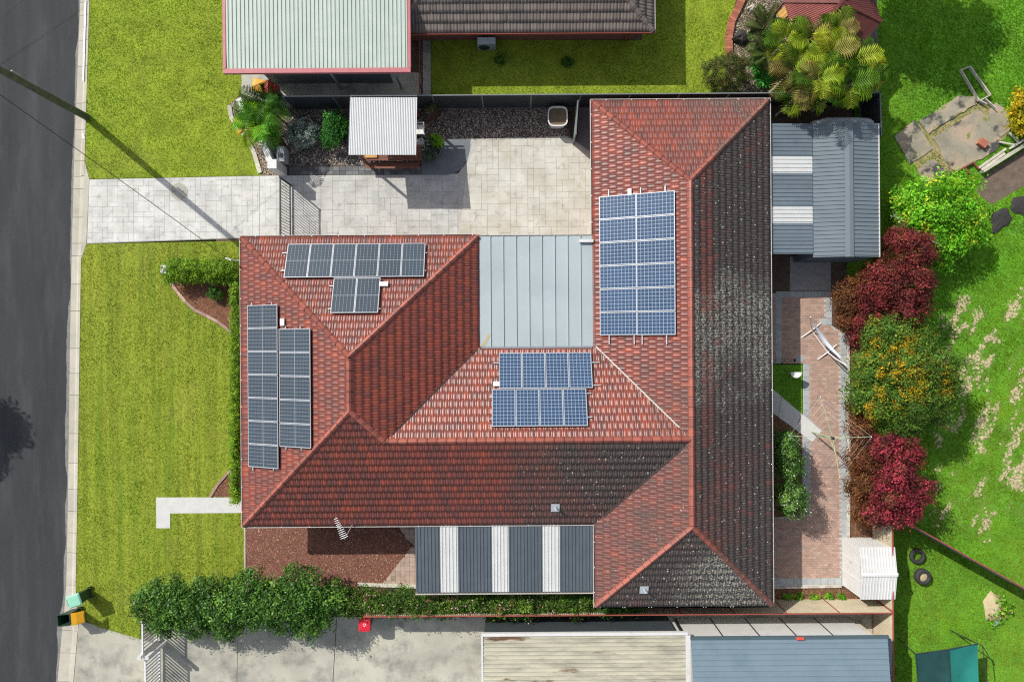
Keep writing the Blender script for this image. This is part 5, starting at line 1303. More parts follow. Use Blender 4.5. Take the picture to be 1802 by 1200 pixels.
# ---------------------------------------------------------------- vegetation
def quads_from(C, T, B, L, W_):
    """rhombic leaves: centres, unit tangents, unit side vectors, lengths, widths"""
    L = L[:, None]; W_ = W_[:, None]; N_ = np.cross(T, B)
    V = np.stack([C-T*L*.5, C+B*W_*.5+N_*L*.06, C+T*L*.5, C-B*W_*.5+N_*L*.06], 1).reshape(-1, 3)
    F = np.arange(len(C)*4).reshape(-1, 4); return V, F
def unit(a): return a/np.maximum(1e-9, np.linalg.norm(a, axis=1))[:, None]
def leaf_cloud(name, parent, blobs, size, pal, m='leaf', clump=.16, per=42, density=26, aspect=.5, up=.35, flowers=None, top=-.35, seed=None, tag_=None, inner=.25):
    """leaves gathered in clumps over ellipsoids; pal: list of (rgb, weight)"""
    Cs, Ns, Ts = [], [], []
    cols = np.array([p[0] for p in pal]); wts = np.array([p[1] for p in pal], dtype=float); wts /= wts.sum()
    for (cx, cy, cz), (rx_, ry_, rz2) in blobs:
        A = 4*math.pi*((((rx_*ry_)**1.6+(rx_*rz2)**1.6+(ry_*rz2)**1.6)/3)**(1/1.6))
        k = max(6, int(A*density*.8)); d = unit(RNG.normal(size=(k*2, 3))); d = d[d[:, 2] > top][:k]; k = len(d)
        rad = np.where(RNG.random(k) < inner, RNG.uniform(.45, .85, k), RNG.uniform(.80, 1.10, k))
        rad *= 1+.26*(vn(d[:, 0]*3+cx, d[:, 1]*3+cy, 1.3, 3)-.5)*2
        cc = np.array([cx, cy, cz])+d*np.array([rx_, ry_, rz2])*rad[:, None]
        ct = cols[RNG.choice(len(cols), k, p=wts)]*RNG.uniform(.6, 1.4, (k, 1))
        n = per
        C = np.repeat(cc, n, 0)+RNG.normal(scale=clump*.85, size=(k*n, 3))*np.array([1, 1, .7])
        nn_ = unit(np.repeat(d, n, 0)*.7+np.array([0, 0, up])+RNG.normal(scale=.55, size=(k*n, 3)))
        Cs.append(C); Ns.append(nn_); Ts.append(np.repeat(ct, n, 0))
    C = np.concatenate(Cs); N_ = np.concatenate(Ns); T_ = np.concatenate(Ts)*RNG.uniform(.75, 1.25, (sum(map(len, Cs)), 1))
    ok = C[:, 2] > .03; C, N_, T_ = C[ok], N_[ok], T_[ok]
    if flowers:
        frac, fc = flowers; k = RNG.random(len(C)) < frac*(C[:, 2] > np.percentile(C[:, 2], 30)); T_[k] = np.array(fc)*RNG.uniform(.8, 1.15, (k.sum(), 1))
    r_ = RNG.normal(size=C.shape); T = unit(np.cross(N_, r_)); B = np.cross(N_, T)
    L = size*RNG.uniform(.5, 1.55, len(C)); V, F = quads_from(C, T, B, L, L*aspect)
    return np_obj(name, V, F, T_, m, parent, tag_)
def branches(parent, base, tips, r0, m='bark', name='branch'):
    for t in tips:
        b, t = Vector(base), Vector(t); mid = b.lerp(t, .5)+Vector((random.uniform(-.12, .12), random.uniform(-.12, .12), .15))
        MB().tube([b, mid, t], [r0, r0*.7, r0*.25], 6).build(name, m, parent)
def tree(name, label, cat, px, py, h, blobs_px, size, pal, group=None, trunk=True, m='leaf', part='crown', base=None, bark='bark', **kw):
    """blobs_px: (photo x, photo y, height of middle, rx, ry, rz) in photo points and metres"""
    b0 = at(*(base or (px, py)), 0); t = thing(name, label, cat, b0, group)
    bl = []
    for x, y, z, a, b, c in blobs_px:
        p = at(x, y, z); bl.append(((p.x, p.y, z), (a, b, c)))
    if trunk:
        z1 = min(b[0][2] for b in bl)*.7
        MB().tube([b0, b0+UP*z1*.5+Vector((.05, .03, 0)), b0+UP*z1], [trunk if trunk is not True else .09, .07, .05], 8).build('trunk', bark, t)
        branches(t, b0+UP*z1*.8, [b[0] for b in bl], .04, bark)
    leaf_cloud(part, t, bl, size, pal, m, **kw); return t
GREEN_D = [((.045, .125, .018), 3), ((.07, .18, .026), 3), ((.115, .25, .032), 2), ((.18, .32, .045), .7)]
GREEN_Y = [((0.169, 0.325, 0.019), 3), ((0.260, 0.416, 0.026), 2), ((0.117, 0.234, 0.016), 2)]
LIME = [((0.156, 0.442, 0.019), 3), ((0.260, 0.598, 0.039), 2), ((0.091, 0.286, 0.013), 1.5), ((0.546, 0.600, 0.039), .5)]
RED = [((.17, .032, .032), 3), ((.26, .045, .042), 1.8), ((.095, .022, .024), 2.3), ((.38, .07, .065), .8), ((.17, .075, .032), .8)]
CRIM = [((.34, .040, .058), 2.2), ((.48, .07, .095), 1.2), ((.20, .03, .04), 3), ((.11, .022, .03), 2.2), ((.18, .065, .038), 1)]
COPPER = [((.20, .085, .032), 3), ((.13, .055, .025), 2), ((.27, .125, .04), 1.2), ((.17, .045, .025), 1)]
OLIVE = [((.075, .17, .024), 3), ((.12, .235, .03), 2), ((.19, .29, .035), 1.2), ((.26, .27, .03), .5)]
GOLD = [((0.600, 0.338, 0.016), 3), ((0.468, 0.364, 0.016), 2), ((0.600, 0.286, 0.016), 1.2)]
# clipped hedge beside the house
hg = thing('clipped_hedge', 'clipped bright green hedge in an L along the front wall', 'hedge', at(355, 478))
bl = []
for i in range(12):
    p = at(299+i*10.2, 477, .62); bl.append(((p.x, p.y, .58), (.30, .52, .50)))
for i in range(36):
    p = at(417.5, 505+i*10.6, .6); bl.append(((p.x, p.y, .55), (.24, .24, .42+random.uniform(-.05, .06))))
leaf_cloud('foliage', hg, bl, .075, GREEN_Y, 'leaf', clump=.09, per=26, density=34, up=.6, inner=.35)
for i in range(0, 48, 3): MB().tube([(bl[i][0][0], bl[i][0][1], 0), bl[i][0]], .03, 5).build('stem', 'bark', hg)
# big dark hedge and flowering hedge
bl = [(270, 1062, 1.2), (298, 1047, 1.5), (330, 1058, 1.7), (312, 1070, 1.6), (385, 1070, 1.7), (430, 1058, 1.8), (475, 1070, 1.9), (515, 1060, 1.8), (290, 1085, 1.4), (345, 1090, 1.5), (372, 1042, 1.6), (410, 1065, 1.9), (440, 1035, 1.7), (455, 1075, 1.9), (490, 1052, 1.9), (500, 1085, 1.8), (540, 1060, 1.9), (545, 1090, 1.6), (525, 1030, 1.6), (580, 1055, 1.5), (400, 1095, 1.4)]
tree('tall_hedge', 'tall dark green leafy hedge spilling over the lower driveway', 'hedge', 420, 1060, 2, [(x, y, z*.93+.1, .86+random.uniform(-.1, .12), .72, .55) for x, y, z in bl], .115, GREEN_D, None, .10, 'leaf_gloss', 'foliage', base=(420, 1050), clump=.15, per=36, density=17)
bl = [(605+i*21.5, 1058+random.uniform(-6, 6), 1.25+random.uniform(-.1, .15), .52, .62+random.uniform(-.08, .08), .5) for i in range(21)]
tree('flowering_hedge', 'flowering green hedge with pale pink blooms below the patio roof', 'hedge', 800, 1055, 1.2, bl, .085, [((.08, .17, .02), 3), ((.14, .25, .03), 2), ((.04, .10, .012), 2), ((.24, .13, .06), .35)], None, .05, 'leaf', 'foliage', base=(800, 1050), clump=.12, per=34, density=22, flowers=(.035, (.75, .50, .48)))
tree('flowering_hedge', 'low leafy end of the flowering hedge under the house corner', 'hedge', 1090, 1070, 1, [(1065+i*14, 1073-i, 1.45, .28, .22, .3) for i in range(5)], .08, GREEN_D, None, .03, 'leaf', 'foliage', base=(1080, 1058), clump=.1, per=28, density=22)
# courtyard camellias
tree('camellia', 'glossy green camellia with pale buds, the taller oval one beside the house', 'shrub', 1385, 800, 1.6, [(1379, 790, 1.25, .52, .60, .7), (1389, 822, 1.25, .58, .62, .7), (1380, 775, 1.0, .45, .4, .6)], .085, GREEN_D, 'camellias', .05, 'leaf_gloss', 'foliage', clump=.11, per=38, density=26, flowers=(.05, (.55, .60, .38)))
tree('camellia', 'rounder glossy green camellia speckled with pale buds nearest the house corner', 'shrub', 1387, 878, 1.7, [(1390, 880, 1.45, .72, .76, .75)], .085, GREEN_D, 'camellias', .05, 'leaf_gloss', 'foliage', clump=.11, per=38, density=28, flowers=(.10, (.60, .64, .42)))
# red and copper shrubs, the orange-flecked tree
tree('red_maple', 'dark red leafy shrub beside the grey garden shed', 'tree', 1590, 470, 2.4, [(1580, 425, 1.7, .7, .55, .8), (1612, 440, 2.1, .8, .7, .8), (1560, 485, 2.0, 1.0, .8, .9), (1600, 500, 2.2, .95, .85, .9), (1540, 520, 2.0, .9, .7, .8), (1590, 545, 2.0, .9, .75, .8), (1530, 570, 1.7, .8, .55, .7), (1512, 590, 1.3, .5, .5, .6)], .10, RED, 'red-leaved shrubs', .08, clump=.15, per=36, density=18, base=(1560, 510))
tree('copper_shrub', 'copper brown shrub at the courtyard corner under the red one', 'shrub', 1490, 530, 1.5, [(1492, 525, 1.3, .75, .85, .8), (1487, 560, 1.1, .55, .55, .6), (1520, 500, 1.4, .7, .6, .8)], .085, COPPER, 'red-leaved shrubs', .05, clump=.12, per=36, density=24)
tree('orange_tree', 'broad green tree flecked with orange new leaves beside the courtyard', 'tree', 1575, 660, 3, [(1555, 590, 2.3, .95, .8, .9), (1600, 600, 2.4, .95, .8, .9), (1545, 645, 2.4, .95, .9, 1.0), (1600, 650, 2.9, 1.1, 1.0, 1.0), (1650, 640, 2.4, .9, .8, .9), (1555, 700, 2.4, .95, .9, .9), (1610, 705, 2.7, 1.0, .9, .9), (1655, 685, 2.2, .8, .7, .8), (1590, 745, 1.9, .9, .6, .8), (1640, 730, 1.9, .8, .6, .7), (1520, 640, 1.3, .5, .7, .9), (1505, 690, 1.1, .45, .8, .8)], .095, OLIVE, None, .12, clump=.15, per=34, density=17, base=(1570, 655))
ot = [o for o in col.objects if o.name.startswith('orange_tree')][0]
bl = []
for x, y, z in [(1560, 630, 3.2), (1600, 625, 3.4), (1615, 655, 3.7), (1580, 660, 3.6), (1640, 660, 3.2), (1655, 690, 2.9), (1600, 690, 3.5), (1625, 700, 3.4), (1550, 690, 3.1), (1535, 715, 2.8), (1545, 725, 2.6), (1600, 600, 3.2), (1560, 655, 3.3), (1670, 650, 3.0), (1585, 640, 3.5), (1640, 700, 3.0), (1530, 625, 2.8), (1590, 715, 3.0), (1640, 640, 3.2), (1660, 670, 3.0), (1620, 680, 3.6), (1575, 620, 3.2), (1545, 605, 2.9), (1535, 735, 2.5), (1670, 690, 2.7), (1610, 640, 3.6)]:
    p = at(x, y, z); bl.append(((p.x, p.y, z-.02), (.30+random.uniform(-.10, .14), .26, .16)))
leaf_cloud('flower_clusters', ot, bl, .085, GOLD, clump=.11, per=9, density=26, up=.8)
tree('copper_shrub', 'rusty copper shrub sprawling under the clothesline arm', 'shrub', 1530, 800, 1.3, [(1512, 760, .9, .5, .7, .7), (1520, 810, 1.2, .8, .7, .8), (1515, 855, 1.2, .7, .7, .8), (1525, 900, 1.1, .7, .7, .7), (1505, 720, .7, .35, .5, .5)], .085, COPPER, 'red-leaved shrubs', .05, clump=.12, per=34, density=22)
tree('red_maple', 'crimson leafy shrub overhanging the cream fence corner', 'tree', 1570, 850, 2.2, [(1560, 790, 2.0, .65, .6, .7), (1592, 800, 2.1, .7, .65, .7), (1580, 835, 2.3, .7, .6, .7), (1565, 870, 2.1, .75, .65, .7), (1610, 865, 2.1, .75, .6, .7), (1555, 905, 1.9, .7, .45, .6), (1590, 900, 1.9, .7, .5, .6)], .10, CRIM, 'red-leaved shrubs', .07, clump=.15, per=36, density=18, base=(1555, 845))
# lime shrub with dead twigs
tree('lime_shrub', 'lime green leafy shrub spilling over the paddock edge', 'shrub', 1650, 390, 1.6, [(1600, 350, 1.0, .8, .6, .7), (1640, 335, 1.2, .8, .55, .7), (1690, 330, 1.1, .8, .5, .6), (1640, 385, 1.4, 1.0, .8, .9), (1690, 380, 1.3, .9, .7, .8), (1600, 390, 1.0, .7, .6, .7), (1665, 425, 1.2, .9, .65, .7), (1705, 415, 1.0, .7, .6, .6), (1640, 450, .9, .7, .4, .5), (1650, 470, .7, .5, .3, .4)], .13, LIME, None, .06, clump=.18, per=26, density=13)
dt = thing('dead_bush', 'bare grey twigs beside the lime shrub', 'bush', at(1590, 405))
p0 = at(1595, 410)
for i in range(46):
    a = random.uniform(0, 6.28); r = random.uniform(.4, 1.5); z = random.uniform(.9, 1.9); q = p0+Vector((math.cos(a)*r-.2, math.sin(a)*r+.15, z)); m_ = p0.lerp(q, .55)+Vector((random.uniform(-.2, .2), random.uniform(-.2, .2), .1))
    mb = MB().tube([p0+UP*.1, m_, q], [.022, .014, .006], 5)
    for k in range(3):
        s = m_.lerp(q, random.uniform(.2, .9)); mb.tube([s, s+Vector((random.uniform(-.3, .3), random.uniform(-.3, .3), random.uniform(0, .2)))], [.008, .004], 4)
    mb.build('twig', 'bark_grey', dt)
tree('yellow_bush', 'yellow-green bush at the right edge beside the slab', 'shrub', 1800, 200, 1, [(1802, 185, .8, .55, .6, .6), (1796, 215, .6, .5, .45, .45)], .15, [((.58, .42, .015), 3), ((.45, .42, .02), 2), ((.22, .30, .02), 1)], None, .04, clump=.15, per=24, density=16)
# little shrubs
tree('small_shrub', 'small round green shrub alone in the triangular mulch bed', 'shrub', 380, 517, .5, [(380, 517, .25, .30, .27, .28)], .07, GREEN_D, None, .02, clump=.07, per=30, density=60, part='foliage')
tree('silver_bush', 'silvery grey shrub in the gravel behind the front wall', 'shrub', 532, 237, .8, [(527, 236, .5, .50, .62, .45), (542, 240, .45, .45, .5, .4), (552, 232, .3, .3, .3, .3)], .10, [((.28, .35, .30), 3), ((.38, .44, .38), 2), ((.17, .23, .20), 2)], None, .03, clump=.10, per=30, density=36, aspect=.35, part='foliage')
tree('round_green_bush', 'bright green leafy shrub beside the silver shelter roof', 'shrub', 590, 230, 1, [(591, 216, .65, .50, .5, .55), (588, 240, .6, .52, .5, .5)], .085, [((.05, .20, .03), 3), ((.10, .34, .05), 2), ((.03, .12, .02), 2)], None, .04, clump=.10, per=34, density=34, part='foliage')
tree('dome_shrub', 'clipped dull green dome shrub beside the fence near the palms', 'shrub', 1275, 142, 1.1, [(1278, 133, .75, .98, .86, .85)], .05, [((.075, .10, .022), 3), ((.11, .13, .03), 2), ((.14, .10, .035), 1), ((.05, .08, .02), 2)], None, .06, clump=.07, per=40, density=60, part='foliage', inner=.1)
tree('pot_shrub', 'dull green shrub in a round pot beside the curved path', 'shrub', 757, 265, .7, [(756, 268, .45, .38, .42, .36)], .055, [((.09, .14, .09), 3), ((.13, .19, .12), 2)], None, .03, clump=.06, per=34, density=60, part='foliage')
tree('pot_shrub', 'lime leafed plant above the grey pot beside the shelter', 'shrub', 768, 252, .7, [(768, 250, .65, .24, .26, .25)], .16, [((.16, .38, .02), 3), ((.32, .46, .03), 1.5), ((.07, .22, .015), 1)], None, .03, clump=.09, per=12, density=46, part='foliage')
tree('small_shrub', 'dark sparse plant in the shaded lawn nearest the grey air conditioner', 'shrub', 882, 107, .3, [(880, 105, .15, .28, .2, .16)], .09, GREEN_D, 'lawn shrubs', .015, clump=.08, per=14, density=50, part='foliage')
tree('small_shrub', 'dark low plant in the shaded lawn farther from the air conditioner', 'shrub', 1000, 110, .3, [(998, 109, .15, .24, .22, .18)], .08, GREEN_D, 'lawn shrubs', .015, clump=.07, per=18, density=50, part='foliage')
tree('small_shrub', 'sparse pale plant in the dark planter box', 'shrub', 762, 200, .8, [(756, 192, .7, .2, .15, .25), (765, 188, .9, .15, .12, .2)], .10, [((.20, .22, .10), 2), ((.10, .16, .05), 2)], None, .015, clump=.09, per=10, density=34, part='foliage')
for i, x in enumerate((1384.5, 1406, 1434, 1459, 1481)):
    ord_ = ('leftmost', 'second', 'middle', 'fourth', 'rightmost')[i]
    tree('seedling', ord_+' yellow-green seedling from the house in the narrow bed', 'seedling', x, 1050, .25, [(x, 1050, .12, .2, .17, .12)], .075, LIME, 'seedlings by the cream fence', False, clump=.06, per=12, density=90, part='foliage')
md = thing('weedy_mound', 'mound of dry earth and weeds near the grey toy', 'mound', at(1750, 1065))
p = at(1748, 1068); V = []
for j, (r, z) in enumerate(((1, .0), (.75, .12), (.4, .2), (.0, .24))):
    for k in range(14): V.append((p.x+math.cos(k*.4488)*r*.48*(1+.2*math.sin(k*2.3)), p.y+math.sin(k*.4488)*r*.75*(1+.2*math.sin(k*1.7)), z))
MB().add(V, [(j*14+k, j*14+(k+1) % 14, (j+1)*14+(k+1) % 14, (j+1)*14+k) for j in range(3) for k in range(14)], sm=True).build('earth', 'dry_soil', md)
bl = [((at(1757, 1062).x, at(1757, 1062).y, .2), (.35, .45, .22)), ((at(1748, 1085).x, at(1748, 1085).y, .15), (.35, .3, .12))]
leaf_cloud('foliage', md, bl, .12, LIME+[((.34, .27, .12), 2)], clump=.12, per=10, density=20)
# rosette succulents
def rosette(label, px, py, r, n, pal):
    p = at(px, py); t = thing('rosette_plant', label, 'plant', p, 'green rosette plants'); mb = MB()
    for k in range(n):
        a = k*2.399; f = (k/n)**.5; L = r*(.45+.55*f); el = R(75-62*f); d = Vector((math.cos(a)*math.cos(el), math.sin(a)*math.cos(el), math.sin(el))); s = Vector((-math.sin(a), math.cos(a), 0))
        b = p+UP*.35+Vector((math.cos(a), math.sin(a), 0))*random.uniform(0, r*.25); m_ = b+d*L*.55; e_ = b+d*L-UP*L*.12; w_ = r*.10; c = random.choice(pal); k_ = random.uniform(.8, 1.2)
        MB().add([b-s*w_*.5, b+s*w_*.5, m_+s*w_, e_, m_-s*w_], [(0, 1, 2, 3, 4)], tuple(x*k_ for x in c)).build('leaf', 'leaf', t)
    MB().tube([p, p+UP*.4], .07, 6).build('stem', 'bark', t)
PALR = [(.06, .32, .04), (.10, .42, .06), (.04, .22, .03)]
rosette('larger green rosette plant between the dome shrub and the palms', 1337, 143, .62, 44, PALR)
rosette('smaller green rosette plant above the dome shrub', 1325, 118, .48, 34, PALR)
# palms
def palm(label, px, py, h, nf, L, pal, droop=1.15, el0=62, group='palms', lean=(0, 0), ll=.42, wl=.045, name='palm_tree', tr=.09, npair=26):
    c = at(px, py, h); b0 = Vector((c.x-lean[0], c.y-lean[1], 0)); t = thing(name, label, 'palm', b0, group)
    MB().tube([b0, b0.lerp(Vector((c.x, c.y, h*.5)), .9)+UP*.01, Vector((c.x, c.y, h))], [tr*1.2, tr, tr*.8], 8).build('trunk', 'bark_grey', t)
    for k in range(nf):
        az = k*2.399+random.uniform(-.3, .3); e0 = R(el0-(k/nf)*45+random.uniform(-8, 8)); Lf = L*random.uniform(.8, 1.1); dr = droop*random.uniform(.8, 1.2)
        col_ = np.array(random.choice(pal))*random.uniform(.8, 1.2)
        pts = [Vector((c.x, c.y, h))]; n = 12; el = e0
        for i in range(n):
            el = e0-dr*((i+1)/n)**1.3; pts.append(pts[-1]+Vector((math.cos(az)*math.cos(el), math.sin(az)*math.cos(el), math.sin(el)))*Lf/n)
        mb = MB().tube(pts, [.016]*4+[.010]*9, 4, tuple(col_*1.1))
        for i in range(npair):
            f = .14+.86*(i+.5)/npair; x = f*n; j = min(n-1, int(x)); p = pts[j].lerp(pts[j+1], x-j); d = (pts[j+1]-pts[j]).normalized(); s = d.cross(UP)
            s = s.normalized() if s.length > 1e-4 else Vector((1, 0, 0)); u = s.cross(d)
            le = ll*(math.sin(math.pi*min(1, f*.78+.16)))*random.uniform(.85, 1.15)
            for sd_ in (-1, 1):
                dd = (s*sd_*.82+d*.58+u*.18).normalized(); mid = p+dd*le*.55+UP*.0; tip = p+dd*le-UP*le*.30; wv_ = d*wl*.5; kk = random.uniform(.8, 1.2); cc_ = tuple(col_*kk)
                mb.add([p-wv_*.5, p+wv_*.5, mid+wv_, tip, mid-wv_], [(0, 1, 2, 3, 4)], cc_)
        mb.build('frond', 'leaf', t)
    return t
CANE = [(.17, .31, .02), (.27, .38, .025), (.38, .42, .03), (.32, .40, .03), (.08, .18, .014), (.10, .23, .016), (.28, .24, .06), (.06, .14, .012)]
for i, (px, py, h, L, s) in enumerate([(1380, 75, 2.6, 1.25, 'nearest the yellow bench'), (1425, 70, 3.2, 1.35, 'just left of the pavilion roof corner'), (1460, 95, 3.6, 1.4, 'in the middle of the clump'), (1500, 105, 3.4, 1.35, 'below the pavilion flashing'), (1395, 125, 3.2, 1.4, 'behind the rosette plants'),
                                          (1440, 140, 3.8, 1.4, 'tallest, above the shed tarpaulin'), (1490, 150, 3.4, 1.35, 'over the charcoal fence end'), (1410, 165, 2.9, 1.3, 'leaning over the house corner'), (1525, 130, 2.4, 1.0, 'by the fence stub'), (1470, 60, 2.9, 1.2, 'pressed against the pavilion')]):
    palm('yellow-green cane palm '+s, px, py, h, 8, L*.92, CANE, group='cane palms', ll=.62, wl=.062, npair=13, tr=.06)
DK = [(.06, .11, .02), (.085, .14, .03), (.12, .15, .05)]
palm('dark cycad-like palm at the rocky side of the palm garden, upper', 1347, 50, 1.2, 16, 1.05, DK, .8, 45, 'dark palms', ll=.34, wl=.04, name='cycad')
palm('dark cycad-like palm at the rocky side of the palm garden, lower', 1348, 92, 1.2, 16, 1.05, DK, .8, 45, 'dark palms', ll=.34, wl=.04, name='cycad')
FP = [(.10, .32, .015), (.15, .42, .02), (.24, .46, .02), (.07, .24, .012)]
palm('bright green feathery palm arching over the white front wall', 457, 218, 1.5, 12, 1.45, FP, 1.2, 55, 'front palms', ll=.60, wl=.055, npair=14, tr=.05)
palm('darker palm behind the wheelie bins by the front wall', 464, 182, 1.5, 10, 1.15, [(.04, .13, .015), (.06, .19, .018)], 1.1, 55, 'front palms', ll=.55, wl=.050, npair=13, tr=.05)
palm('yellowing small palm at the foot of the front wall', 436, 228, 1.25, 6, .85, [(.50, .36, .012), (.35, .33, .02)], 1.2, 40, 'front palms', ll=.32, wl=.035)
# curved grey garden spout beside the silver bush
sp2 = thing('garden_hoop', 'grey curved metal hoop over the silver shrub', 'ornament', at(535, 225))
MB().tube([at(536+18*math.cos(R(a)), 228-20*math.sin(R(a)), .55) for a in range(160, -30, -15)], .03, 6).build('hoop', 'grey_panel', sp2)
q = at(551, 226, .5); MB().lathe([(.05, 0), (.12, .12), (.12, .3), (.04, .42)], (q.x, q.y, .3), 10).build('spout', 'grey_panel', sp2)
# off-frame trees whose shade reaches the picture
tree('street_tree', 'dense street tree across the road casting shade on the asphalt', 'tree', -170, 560, 6, [(-540, 600, 6.0, 1.3, 1.5, 1.2), (-500, 545, 6.6, .7, .8, .7), (-480, 640, 5.6, 1.0, .8, .9), (-520, 690, 5.2, 1.1, .7, .8)], .20, GREEN_D, None, .2, base=(-300, 610), clump=.22, per=40, density=12)
tree('garden_tree', 'broad tree beyond the pavilion casting shade on the paddock', 'tree', 1500, -120, 5, [(1555, -215, 5.0, 1.7, 1.5, 1.3), (1600, -170, 5.2, 1.3, 1.2, 1.1), (1540, -150, 4.6, 1.3, 1.0, 1.0), (1640, -215, 5.0, 1.2, 1.2, 1.0)], .18, GREEN_D, None, .2, base=(1500, -60), clump=.22, per=40, density=12)

# ---------------------------------------------------------------- stones, chips
def pebbles(label, poly, per_m2, size, pal, excl=(), z=.0, name='gravel', cat='gravel', flat=.7):
    x, y = scatter(poly, per_m2, excl); n = len(x); s = size*RNG.uniform(.6, 1.4, n)
    base = np.array([(1, 0, 0), (0, 1, 0), (-1, 0, 0), (0, -1, 0), (0, 0, flat), (.7, .7, .35*flat)])
    a = RNG.uniform(0, 6.28, n); ca, sa = np.cos(a), np.sin(a)
    V = np.zeros((n, 5, 3))
    for i, b in enumerate(base[:5]):
        bx, by = b[0]*RNG.uniform(.6, 1.1, n), b[1]*RNG.uniform(.5, 1, n); V[:, i, 0] = x+s*(bx*ca-by*sa); V[:, i, 1] = y+s*(bx*sa+by*ca); V[:, i, 2] = z+s*b[2]*RNG.uniform(.6, 1.2, n)
    F = (np.arange(n)*5)[:, None, None]+np.array([(0, 1, 4), (1, 2, 4), (2, 3, 4), (3, 0, 4)]); F = F.reshape(-1, 3)
    cols = np.array([p[0] for p in pal]); wt = np.array([p[1] for p in pal], float); wt /= wt.sum()
    T_ = np.repeat(cols[RNG.choice(len(cols), n, p=wt)]*RNG.uniform(.75, 1.2, (n, 1)), 4, 0)
    return np_obj(name, V.reshape(-1, 3), F, T_, 'stone', None, (label, cat, None, 'stuff'))
GPAL = [((.30, .27, .25), 3), ((.18, .16, .155), 3), ((.48, .45, .41), 2), ((.09, .085, .085), 2), ((.58, .52, .44), 1)]
pebbles('grey and white pebbles in the bed behind the front wall', P((497, 187), (620, 187), (742, 187), (742, 292), (505, 292)), 420, .034, GPAL)
pebbles('grey and brown pebbles between the fence and the courtyard', P((742, 189), (1000, 189), (1000, 243), (828, 246), (776, 246), (742, 246)), 420, .034, GPAL+[((.50, .36, .24), 2.5)])
pebbles('tan pebbles in the strip outside the front wall', P((402, 186), (419, 172), (458, 240), (472, 285), (495, 309), (462, 309), (440, 255), (408, 216)), 420, .032, [((.45, .36, .25), 3), ((.55, .48, .38), 2), ((.25, .2, .16), 2)])
pebbles('reddish brown gravel of the garden below the long eave', REDBED, 700, .030, [((.23, .095, .075), 3), ((.17, .075, .06), 3), ((.30, .15, .11), 2), ((.42, .30, .20), .7), ((.10, .06, .05), 1.5)], z=.006, flat=.5)
MUL = [((.21, .10, .05), 3), ((.14, .065, .035), 3), ((.30, .16, .08), 1.5), ((.08, .04, .025), 1.5)]
for lab, poly in (('brown bark mulch in the triangular bed', MULCH1), ('brown bark mulch in the small bed by the white path', MULCH2), ('orange-brown mulch under the red shrubs', BED_E), ('orange-brown mulch in the seedling bed', BED_S), ('dark mulch under the camellias', BED_W)):
    pebbles(lab, poly, 620, .036, MUL, z=.004, name='mulch', cat='mulch', flat=.4)
pebbles('mixed pebbles and litter in the palm garden bed', P((1286, 104), (1283, 62), (1302, 12), (1318, -30), (1420, -30), (1400, 60), (1350, 110), (1330, 186), (1290, 186)), 360, .036, [((.34, .30, .22), 3), ((.16, .13, .10), 3), ((.50, .46, .36), 1.5), ((.20, .22, .06), 1.5)])

# ---------------------------------------------------------------- grass
def grass(label, poly, per_m2, hgt, wid, colf, excl=(), thin=None, z=0.):
    x, y = scatter(poly, per_m2, excl)
    if thin is not None:
        k = RNG.random(len(x)) < thin(x, y); x, y = x[k], y[k]
    n = len(x); nb = 3
    X = np.repeat(x, nb)+RNG.normal(scale=.012, size=n*nb); Y = np.repeat(y, nb)+RNG.normal(scale=.012, size=n*nb); a = RNG.uniform(0, 6.28, n*nb)
    hv = hgt*RNG.uniform(.4, 1.3, n*nb)*np.repeat(.7+.6*vn(x, y, 2.2, 8), nb); ln = RNG.uniform(.8, 2.2, n*nb)*hv; b = RNG.uniform(0, 6.28, n*nb)
    V = np.zeros((n*nb, 3, 3)); w2 = wid*RNG.uniform(.6, 1.3, n*nb)
    V[:, 0] = np.stack([X-np.cos(a)*w2, Y-np.sin(a)*w2, np.full(n*nb, z-.01)], 1); V[:, 1] = np.stack([X+np.cos(a)*w2, Y+np.sin(a)*w2, np.full(n*nb, z-.01)], 1)
    V[:, 2] = np.stack([X+np.cos(b)*ln, Y+np.sin(b)*ln, z+hv], 1)
    T_ = np.repeat(colf(x, y), nb, 0)*RNG.uniform(.86, 1.14, (n*nb, 1))
    return np_obj('grass', V.reshape(-1, 3), np.arange(n*nb*3).reshape(-1, 3), T_, 'blade', None, (label, 'grass', None, 'stuff'))
def lerp3(a, b, f): return np.array(a)*(1-f[:, None])+np.array(b)*f[:, None]
def front_c(x, y):
    f = np.clip(vn(x, y, .30, 1)*.7+vn(x, y*.25, 1.6, 2)*.6-.2, 0, 1); c = lerp3((.160, .300, .013), (.310, .345, .042), f)
    ml = np.clip((vn(x*1.0+.03*np.sin(y*2), y*.035, 3.4, 51)-.52)*2.4, 0, 1); c = c*(1-.42*ml[:, None]); c = c*(.86+.28*vn(x, y, 1.4, 53))[:, None]; c = c*(.80+.4*vn(x, y, .16, 57))[:, None]
    g_ = np.clip(1-np.abs(x-(-18.2+.25*np.sin(y*.4)))/.9, 0, 1)*np.clip(vn(x*.3, y, .5, 6)*1.6-.25, 0, 1); g_ *= 1.25; g_ = np.clip(g_, 0, 1); c = c*(1-g_[:, None])+np.array((.10, .31, .012))*g_[:, None]
    br = np.clip((vn(x, y, .9, 14)-.72)*4, 0, 1)*.7; return c*(1-br[:, None])+np.array((.40, .33, .14))*br[:, None]
def upper_c(x, y):
    f = np.clip(vn(x, y, .35, 21)*.9+vn(x, y, 1.1, 22)*.5-.2, 0, 1); c = lerp3((.110, .320, .007), (.260, .375, .024), f)*(.84+.32*vn(x, y, .8, 27))[:, None]*(.80+.4*vn(x, y, .22, 28))[:, None]
    br = np.clip((vn(x, y, .45, 24)-.70)*4, 0, 1)*.6; return c*(1-br[:, None])+np.array((.38, .35, .16))*br[:, None]
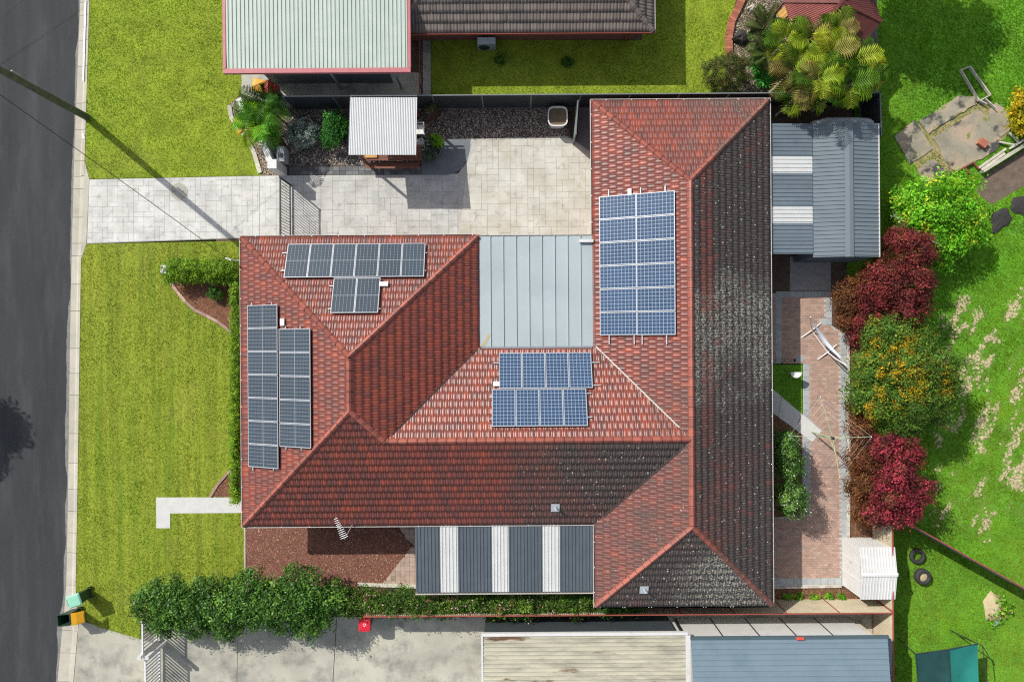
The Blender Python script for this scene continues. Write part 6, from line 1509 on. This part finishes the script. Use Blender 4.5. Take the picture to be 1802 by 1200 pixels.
def yard_c(x, y):
    f = np.clip(vn(x, y, .28, 31)*.8+vn(x, y, .9, 32)*.5-.15, 0, 1); c = lerp3((.105, .310, .008), (.300, .430, .030), f)*(.70+.6*vn(x, y, 1.1, 37))[:, None]
    k = np.clip((y*-1-3)/6, 0, 1)*.35*vn(x, y, .5, 33); c = c*(1-k[:, None])+np.array((.32, .38, .07))*k[:, None]; d_ = np.clip(soilm(x, y, .12), 0, 1)*.8; return c*(1-d_[:, None])+np.array((.44, .40, .20))*d_[:, None]
def soilm(x, y, soft=0.):
    """bare earth left between mower swaths in the paddock"""
    px = x/33*1201+901; py = 600-y/33*1201
    u = .45*px-.9*py; v = .9*px+.45*py
    m = np.clip((vn(u, v*2.6, .022, 41)*.66+vn(u, v*1.6, .07, 42)*.42-.605+soft)*(5 if not soft else 3), 0, 1)
    zone = np.clip((px-1640+ (py-700)*.05)/40, 0, 1)*np.clip((py-505)/50, 0, 1)*np.clip((965-py)/30, 0, 1)
    return m*zone
grass('short yellow-green grass of the front lawn', LAWNS['front'], 520, .017, .016, front_c, [MULCH1, MULCH2, P((275, 874), (431, 874), (431, 903), (300, 904), (300, 930), (275, 930))])
grass('short green grass of the lawn beside the mint carport', LAWNS['upper'], 520, .017, .016, upper_c)
grass('short green grass in the strip behind the charcoal fence', LAWNS['strip'], 520, .017, .016, lambda x, y: upper_c(x, y)*np.array((.95, 1.0, .8)))
DARKP = P((1716, 338), (1735, 306), (1850, 236), (1850, 300), (1745, 360))
grass('lush bright green grass of the paddock and back yard', LAWNS['yard'], 380, .036, .020, yard_c, SLABS+[DARKP, BED_E], thin=lambda x, y: 1-.80*soilm(x, y))
grass('deep green grass of the small square by the courtyard', P((1335, 630), (1411, 630), (1411, 735), (1335, 735)), 480, .035, .012, lambda x, y: yard_c(x, y)*.8, [PATH_D], z=.0)
# sandy soil showing in the paddock
x, y = scatter(P((1620, 500), (1900, 500), (1900, 990), (1620, 960)), 260); k = RNG.random(len(x)) < soilm(x, y)*.75; x, y = x[k], y[k]; n = len(x)
s = .05*RNG.uniform(.5, 1.5, n); V = np.zeros((n, 6, 3)); a0 = RNG.uniform(0, 6.28, n)
for i in range(6): V[:, i] = np.stack([x+np.cos(a0+i*1.047)*s*RNG.uniform(.7, 1.2, n), y+np.sin(a0+i*1.047)*s*RNG.uniform(.7, 1.2, n), .004+.02*RNG.random(n)], 1)
np_obj('bare_soil', V.reshape(-1, 3), np.arange(n*6).reshape(-1, 6), np.ones((n*1, 3))*RNG.uniform(.8, 1.2, (n, 1)), 'dry_soil', None, ('sandy bare earth streaks in the paddock grass', 'soil', None, 'stuff'))
